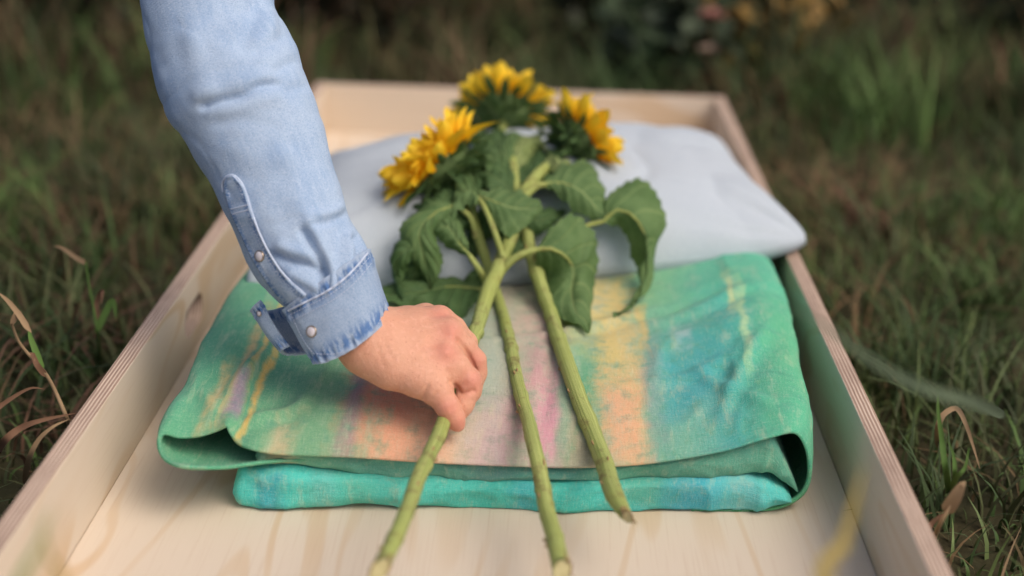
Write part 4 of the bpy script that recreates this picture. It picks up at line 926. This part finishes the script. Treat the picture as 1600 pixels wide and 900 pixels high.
# stations down the sleeve: left outline, right outline, distance
st = [((150, -520), (470, -540), 1.36), ((178, -300), (452, -310), 1.34), ((203, -120), (432, -130), 1.32), ((217, 0), (428, 2), 1.31), ((231, 70), (447, 48), 1.30), ((247, 132), (466, 92), 1.29), ((266, 184), (488, 148), 1.285),
      ((298, 240), (508, 205), 1.28), ((330, 288), (523, 258), 1.275), ((354, 336), (537, 308), 1.27), ((377, 384), (549, 344), 1.268), ((401, 430), (562, 368), 1.265), ((424, 458), (569, 382), 1.262), ((456, 488), (574, 396), 1.26), ((472, 500), (580, 414), 1.258)]
NL = 230; NTH = 128
Lc = catmull([list(q[0]) + [q[2]] for q in st], NL); Rc = catmull([list(q[1]) + [q[2]] for q in st], NL)
th = np.linspace(0, 2 * np.pi, NTH, endpoint=False); rowsS = []
for i in range(NL):
    a = atd(*Lc[i]); b = atd(*Rc[i]); c = (a + b) / 2; ax = (b - a) / 2; r = np.linalg.norm(ax); dp = FW * r * .86
    rowsS.append(c + np.cos(th)[:, None] * ax + np.sin(th)[:, None] * dp)
SV = np.array(rowsS).reshape(-1, 3); SQ = np.array(grid_faces(NL, NTH, cv=True)); SN = vnorm(SV, SQ)
cen = np.array(rowsS).mean(1).repeat(NTH, 0)
if ((SV - cen) * SN).sum(1).mean() < 0: SQ = SQ[:, ::-1]; SN = -SN
sp_ = px_of(SV)
side_w = np.clip(1 - np.abs(SN @ FW) * 1.2, 0, 1)
SV = SV + SN * (fbm(SV * np.array([1, 1, 1.4]), 17, 121, 3) * .0022 - (1 - np.abs(noise(SV * np.array([.8, .8, 1.5]) + .02 * fbm(SV, 20, 127, 2)[:, None], 22, 128))) ** 6 * .0009 + noise(SV, 55, 131) * .0007)[:, None]
folds = [([(318, 166), (345, 157), (378, 150), (405, 135), (432, 132)], -.0052, 4), ([(312, 150), (345, 138), (380, 128), (420, 118)], .0035, 10), ([(330, 178), (380, 166), (430, 150)], .0025, 9),
         ([(340, 190), (380, 186), (430, 196)], -.0015, 8), ([(400, 0), (392, 40), (380, 70)], -.003, 9), ([(425, 10), (420, 60), (410, 90)], .003, 10), ([(440, 60), (425, 66), (405, 80)], -.0028, 7), ([(470, 95), (450, 100), (430, 112)], -.0028, 6), ([(480, 135), (465, 136), (448, 142)], -.002, 6),
         ([(475, 362), (490, 388), (502, 412), (508, 436), (506, 452)], -.008, 4.5), ([(484, 350), (502, 385), (516, 412), (520, 448)], .0045, 6), ([(428, 398), (452, 408), (478, 414), (500, 424)], -.005, 5), ([(440, 385), (465, 395), (490, 400)], .003, 7), ([(455, 428), (480, 440), (498, 450)], .0035, 6),
         ([(486, 352), (515, 346), (545, 332)], -.003, 5), ([(480, 338), (515, 334), (545, 318)], .003, 7), ([(556, 372), (562, 388), (560, 400)], -.006, 5), ([(545, 372), (550, 395), (548, 415)], .003, 6),
         ([(530, 360), (530, 385), (524, 410)], -.0016, 6), ([(440, 240), (460, 270), (470, 310)], .0015, 12), ([(360, 230), (400, 250), (450, 255)], .0012, 14), ([(395, 300), (420, 340), (440, 370)], .001, 10), ([(300, 60), (310, 110), (330, 150)], .002, 16)]
for line, amp, w in folds: SV = groove(SV, SN, sp_, line, amp, w)
usl = np.tile(np.arange(NTH) / NTH, NL); vsl = np.repeat(np.linspace(0, 1, NL), NTH)
sleeve = link('sleeve', mesh_from('sleeve', SV, SQ, [DEN], uv=np.stack([usl * .4, vsl * 1.2], 1)), person); sleeve['label'] = 'light washed denim sleeve'
SB = bvh_of(SV, SQ)
# cuff: an open ring, the free end hanging away at the left
seamL, seamR, hemL, hemR = atd(447, 483, 1.262), atd(578, 389, 1.258), atd(489, 558, 1.252), atd(607, 488, 1.252)
prof = np.array([(-1.0, -.50, 0), (-.72, -.86, 0), (-.2, -1.06, 0), (.4, -.98, 0), (.85, -.58, 0), (1.0, 0, 0), (.86, .58, 0), (.3, .98, 0), (-.3, 1.08, 0), (-.8, 1.06, -.02), (-1.25, .95, -.12), (-1.62, .66, -.26), (-1.70, .30, -.33), (-1.62, .04, -.36), (-1.42, -.10, -.38)])
pc = catmull(prof, 170); nvc = 34; rc = []
for v in np.linspace(0, 1, nvc):
    cL = seamL * (1 - v) + hemL * v; cR = seamR * (1 - v) + hemR * v; c = (cL + cR) / 2; ax = (cR - cL) / 2; bb = FW * (.035 * (1 - v) + .0335 * v)
    axial = ((hemL + hemR) - (seamL + seamR)) / 2
    off = pc[:, 2] + (-pc[:, 1]).clip(0, 2) * (.02 + .20 * v) + .05 * v * (pc[:, 0] > -.9) * 0
    bul = 1 + .025 * math.sin(v * math.pi)
    rc.append(c + pc[:, :1] * ax * bul + pc[:, 1:2] * bb * bul + off[:, None] * axial)
CV = np.array(rc).transpose(1, 0, 2).reshape(-1, 3); CQ = np.array(grid_faces(170, nvc)); CN = vnorm(CV, CQ)
cc_ = CV.mean(0)
if ((CV[:100 * nvc] - cc_) * CN[:100 * nvc]).sum(1).mean() < 0: CQ = CQ[:, ::-1]; CN = -CN
cu = np.repeat(np.linspace(0, 1, 170), nvc); cv_ = np.tile(np.linspace(0, 1, nvc), 170)
edg = np.minimum(cv_, 1 - cv_)
puck = noise(np.stack([cu * 110, cv_ * 2.2, 0 * cu], 1), 1, 141) * .0020 * np.exp(-(np.minimum(np.abs(cv_ - .14), np.abs(cv_ - .93)) / .09) ** 2) + fbm(CV, 60, 151, 2) * .0007
puck = puck - .0009 * np.exp(-((cv_ - .12) / .018) ** 2) - .0007 * np.exp(-((cv_ - .92) / .018) ** 2) + .0012 * np.exp(-(cv_ / .03) ** 2)
CV = CV + CN * puck[:, None]
cuff = link('cuff', mesh_from('cuff', CV, CQ, [DEN_C], uv=np.stack([cu * 1.0, cv_], 1)), sleeve)
sm = cuff.modifiers.new('thick', 'SOLIDIFY'); sm.thickness = .0024; sm.offset = -1
sm = cuff.modifiers.new('bev', 'BEVEL'); sm.width = .0006; sm.segments = 2; sm.limit_method = 'ANGLE'; sm.angle_limit = 1.0
CB = bvh_of(CV, CQ)
def on(bv, px, py, lift=0.0015, d=1.25):
    h = hit(bv, px, py, lift); return h if h is not None else atd(px, py, d)
# sleeve placket
pl_l = [(354, 277), (350, 290), (354, 312), (362, 338), (378, 372), (398, 412), (420, 446), (450, 484)]
pl_r = [(364, 274), (380, 292), (388, 316), (396, 340), (408, 370), (424, 400), (446, 432), (478, 462)]
cl_ = catmull(pl_l, 60); cr_ = catmull(pl_r, 60); PV = []; PU = []
for i in range(60):
    for j in range(13):
        f = j / 12; px = cl_[i] * (1 - f) + cr_[i] * f; e = min(f, 1 - f, i / 30.); lift = .0026 - .0016 * math.exp(-(e / .08) ** 2) * 0 + (.0009 if e < .09 else 0) + .0013 * math.sin(i * 1.1 + j * .3 + 2 * math.sin(i * .37)) * (0.2 < f < .85)
        PV.append(on([SB], px[0], px[1], lift, 1.262)); PU.append((i / 60., f))
PV = np.array(PV); PV = PV.reshape(60, 13, 3)
for _ in range(2): PV[1:-1] = PV[1:-1] * .5 + (PV[:-2] + PV[2:]) * .25
PV = PV.reshape(-1, 3)
plk = link('placket', mesh_from('placket', PV, grid_faces(60, 13), [DEN_C], uv=PU), sleeve); sm = plk.modifiers.new('thick', 'SOLIDIFY'); sm.thickness = .002; sm.offset = 0
PLB = bvh_of(PV, grid_faces(60, 13))
ALLB = [SB, CB, PLB]
def welt(name, line, bvs, r, parent, mat=M_THR, lift=.0012, n=70):
    P = np.array([on(bvs, q[0], q[1], lift) for q in catmull(np.array(line, float), n)]); P[1:-1] = P[1:-1] * .5 + (P[:-2] + P[2:]) * .25
    v, f, u = tube(P, r, 8); return link(name, mesh_from(name, v, f, [mat], uv=u), parent)
rline = [(349, 300), (347, 288), (353, 277), (364, 274), (376, 284), (385, 304), (394, 334), (406, 366), (422, 398), (444, 430), (478, 461)]
welt('seam_ridge', rline, [PLB, SB], .0011, plk)
def stitches(name, line, bvs, parent, step=5.0, r=.00042, lift=.0011):
    c = resample(catmull(np.array(line, float), 120), 400); L = np.linalg.norm(np.diff(c, axis=0), axis=1).sum(); k = int(L / step); parts = []
    for i in range(k):
        a = c[int(400 * (i + .15) / k)]; b = c[min(int(400 * (i + .8) / k), 399)]; pa = on(bvs, a[0], a[1], lift); pb = on(bvs, b[0], b[1], lift)
        parts.append(tube([pa, (pa + pb) / 2 + (CAM - pa) * .0002, pb], [r * .6, r, r * .6], 5))
    V, F, U = join(parts); o = link(name, mesh_from(name, V, F, [M_THR]), parent); o['kind'] = 'stuff'; return o
cuff_seam = [(450, 484), (478, 470), (506, 456), (530, 440), (552, 420), (574, 394)]
welt('seam_ridge', [(q[0] + .5, q[1] + 1.5) for q in cuff_seam], [CB], .0010, cuff)
stitches('stitching', [(q[0] + 3, q[1] + 8) for q in cuff_seam], [CB], cuff)
stitches('stitching', [(q[0] + 7, q[1] + 17) for q in cuff_seam], [CB], cuff)
stitches('stitching', [(494, 553), (520, 553), (548, 546), (572, 530), (590, 508), (598, 488)], [CB], cuff)
stitches('stitching', [(456, 494), (466, 516), (478, 538), (492, 554)], [CB], cuff)
stitches('stitching', [(q[0] - 5, q[1] + 4) for q in rline[4:]], [PLB, SB], plk)
stitches('stitching', [(q[0] + 5, q[1]) for q in [(352, 300), (358, 322), (380, 368), (402, 410), (426, 446), (450, 476)]], [PLB, SB], plk)
def snap(px, py, bvs, parent, r=.0050, name='snap_button'):
    p = on(bvs, px, py, 0.0012); q1 = on(bvs, px + 4, py, .0012); q2 = on(bvs, px, py + 4, .0012); n = np.cross(q1 - p, q2 - p); n /= np.linalg.norm(n)
    if n @ (CAM - p) < 0: n = -n
    a = np.cross(n, [0, 0, 1]); a /= np.linalg.norm(a); b = np.cross(n, a); V = []; mi = []
    pf = [(1.0, -.1), (1.06, .12), (1.0, .30), (.88, .33), (.84, .24), (.8, .30), (.5, .42), (.0, .46)]
    for rr, hh in pf:
        for k in range(24): V.append(p + r * (rr * (math.cos(k * math.pi / 12) * a + math.sin(k * math.pi / 12) * b) + n * hh))
    F = grid_faces(len(pf), 24, cv=True); mi = [0 if i // 24 < 4 else 1 for i in range(len(F))]
    return link(name, mesh_from(name, V, F, [M_RIM, M_PEARL], matidx=mi), parent)
t = NT('snap_metal', .3, .5); t.b.inputs['Metallic'].default_value = 1.0; t.color(lin(186, 168, 150)); M_RIM = t.m
t = NT('snap_pearl', .25, .6); t.color(t.mix(t.noise(t.coord(), 250, 3), lin(196, 188, 190), lin(222, 218, 220))); M_PEARL = t.m
snap(406, 400, [PLB], plk); snap(487, 518, [CB], cuff); snap(405, 490, [CB], cuff, .0026, 'snap_stud')
for k, (y0, y1) in enumerate(((322, 326), (330, 333))):
    welt('buttonhole_stitch', [(357 + 3 * k, y0 + 6), (372, y0 + 2), (388 + 2 * k, y0 - 2)], [PLB, SB], .0008, plk, lift=.0008, n=14)

# ------------------------------------------------------------------ single stalks and blades that stand out
def mat_straw(name, a, b):
    t = NT(name, .75, .2); c = t.coord('Object'); t.color(t.mix(t.noise(t.mapping(c, (1, 1, .3)), 90, 3), a, b)); return t.m
STRAW = mat_straw('straw', lin(134, 110, 82), lin(160, 134, 102)); BLADE = mat_straw('fresh_blade', lin(74, 104, 46), lin(96, 122, 62)); PALE = mat_straw('bluish_blade', lin(82, 96, 76), lin(98, 110, 86)); YEL = mat_straw('yellow_blade', lin(160, 142, 74), lin(138, 118, 64)); RUST = mat_straw('rusty_blade', lin(122, 90, 70), lin(104, 78, 58))
def ribbon(P, w, fold=.3, n=30, facing=None):
    P = catmull(P, n); T = np.gradient(P, axis=0); T /= np.linalg.norm(T, axis=1)[:, None]; s = np.linspace(0, 1, n)
    f = (CAM - P) if facing is None else np.broadcast_to(np.array(facing, float), P.shape); sd = np.cross(T, f); sd /= np.linalg.norm(sd, axis=1)[:, None]; nn = np.cross(sd, T)
    W = w * .5 * np.clip(np.minimum(s * 6 + .35, 1), 0, 1) * (1 - s**3) + .0002
    V = np.stack([P - sd * W[:, None] + nn * (W * fold)[:, None], P, P + sd * W[:, None] + nn * (W * fold)[:, None]], 1).reshape(-1, 3); return V, grid_faces(n, 3)
def grass_thing(name, label, root, parts, cat='grass', group=None):
    o = empty(name, root, label, cat, group)
    for kind, pts, w, m in parts:
        if kind == 'culm': v, f, u = tube(catmull(pts, 36), np.linspace(w, w * .5, 36), 8); link('culm', mesh_from('culm', v, f, [m], uv=u), o)
        else: v, f = ribbon(pts, w); link('leaf_blade', mesh_from('leaf_blade', v, f, [m]), o)
    return o
g0 = lambda px, py: atz(px, py, .0)
a = lambda px, py, d: atd(px, py, d)
GS = 'grass stalks standing beside the tray'
grass_thing('grass_stalk', 'tall dry broken grass stalk left of the tray', atz(112, 672, .02), [
    ('culm', [atz(114, 680, .01), a(105, 655, 1.30), a(88, 615, 1.30), a(72, 585, 1.29), a(52, 562, 1.28), a(30, 535, 1.27), a(18, 505, 1.26)], .0026, STRAW),
    ('leaf_blade', [a(18, 508, 1.26), a(25, 492, 1.26), a(28, 488, 1.26), a(46, 515, 1.25), a(49, 520, 1.25)], .0048, STRAW),
    ('leaf_blade', [a(46, 517, 1.25), a(30, 492, 1.25), a(12, 470, 1.25), a(-4, 456, 1.25)], .0048, STRAW),
    ('leaf_blade', [a(72, 588, 1.29), a(58, 570, 1.28), a(50, 552, 1.28), a(54, 566, 1.27)], .005, RUST),
    ('leaf_blade', [a(66, 580, 1.29), a(58, 555, 1.29), a(48, 528, 1.29), a(44, 512, 1.29)], .006, BLADE)], group=GS)
grass_thing('grass_stalk', 'rusty curved grass blade at the left edge below the broken stalk', atz(-30, 690, .02), [
    ('leaf_blade', [atz(-44, 700, .0), a(-30, 660, 1.28), a(0, 635, 1.28), a(28, 616, 1.28), a(50, 606, 1.28), a(70, 608, 1.28)], .005, RUST)], group=GS)
grass_thing('grass_stalk', 'dry bowed blade leaning on the left tray side', atz(38, 752, .02), [
    ('leaf_blade', [atz(38, 756, .02), a(46, 715, 1.26), a(62, 685, 1.25), a(84, 666, 1.25), a(108, 655, 1.26)], .0048, STRAW), ('leaf_blade', [atz(-20, 735, .0), a(6, 690, 1.27), a(30, 670, 1.27), a(60, 658, 1.27), a(120, 645, 1.29)], .007, RUST)], group=GS)
grass_thing('grass_stalk', 'thin green stalk with dry tip left of the sleeve', atz(158, 560, .02), [
    ('culm', [atz(158, 565, .01), a(152, 520, 1.5), a(146, 480, 1.5), a(138, 440, 1.5), a(134, 408, 1.5)], .002, BLADE), ('leaf_blade', [a(136, 412, 1.5), a(118, 402, 1.5), a(98, 388, 1.5), a(84, 384, 1.5)], .0048, STRAW), ('leaf_blade', [a(150, 500, 1.5), a(152, 470, 1.5), a(160, 455, 1.49), a(158, 476, 1.48)], .005, RUST), ('leaf_blade', [a(150, 520, 1.5), a(164, 490, 1.5), a(176, 470, 1.5), a(182, 500, 1.5)], .007, BLADE)], group=GS)
grass_thing('grass_stalk', 'bent straw blade arching over the grass right of the tray', atz(1478, 725, .02), [
    ('leaf_blade', [atz(1466, 700, .02), a(1466, 668, 1.27), a(1474, 648, 1.26), a(1494, 638, 1.26), a(1508, 660, 1.25), a(1520, 695, 1.25), a(1531, 732, 1.24)], .0055, STRAW)], group=GS)
grass_thing('grass_stalk', 'cut dry stub with split tip right of the tray', atz(1455, 850, .01), [
    ('culm', [atz(1455, 855, .01), a(1468, 820, 1.17), a(1488, 785, 1.16), a(1503, 758, 1.15)], .0026, STRAW), ('leaf_blade', [a(1478, 800, 1.165), a(1492, 778, 1.155), a(1502, 760, 1.15), a(1509, 752, 1.15)], .011, STRAW), ('leaf_blade', [atz(1430, 870, .0), a(1440, 836, 1.17), a(1456, 818, 1.17), a(1470, 806, 1.17), a(1484, 800, 1.17)], .006, RUST)], group=GS)
grass_thing('grass_stalk', 'slim bright green blades right of the tray beside the straw arch', atz(1484, 770, .01), [
    ('leaf_blade', [atz(1484, 775, .01), a(1478, 735, 1.22), a(1472, 690, 1.22), a(1466, 640, 1.22), a(1466, 604, 1.22)], .0055, BLADE), ('leaf_blade', [atz(1490, 772, .01), a(1492, 740, 1.21), a(1490, 712, 1.21), a(1482, 690, 1.21)], .005, BLADE), ('leaf_blade', [atz(1480, 772, .01), a(1496, 745, 1.21), a(1508, 730, 1.2), a(1514, 700, 1.2)], .005, BLADE)], group=GS)
grass_thing('grass_stalk', 'broad bluish grass blade lying across the right tray rim', atz(1560, 640, .02), [
    ('leaf_blade', [atz(1570, 650, .02), a(1520, 628, .92), a(1450, 608, .86), a(1390, 580, .84), a(1330, 540, .83), a(1284, 505, .83), a(1236, 478, .83)], .0085, PALE)], group=GS)
grass_thing('grass_stalk', 'out of focus yellow blade before the right tray side', np.array([.27, .46, .0]), [
    ('leaf_blade', [np.array([.27, .46, .0]), np.array([.262, .47, .14]), a(1292, 930, .70), a(1318, 850, .72), a(1334, 790, .73), a(1350, 728, .74)], .0105, YEL)], group=GS)
grass_thing('grass_stalk', 'out of focus green blades at the bottom left corner', np.array([-.28, .46, .0]), [
    ('leaf_blade', [np.array([-.28, .46, .0]), np.array([-.285, .5, .12]), a(20, 930, .66), a(60, 850, .68), a(84, 790, .70)], .006, BLADE), ('leaf_blade', [np.array([-.26, .45, .0]), np.array([-.262, .48, .14]), a(85, 940, .66), a(76, 870, .68), a(60, 800, .70)], .005, YEL)], group=GS)
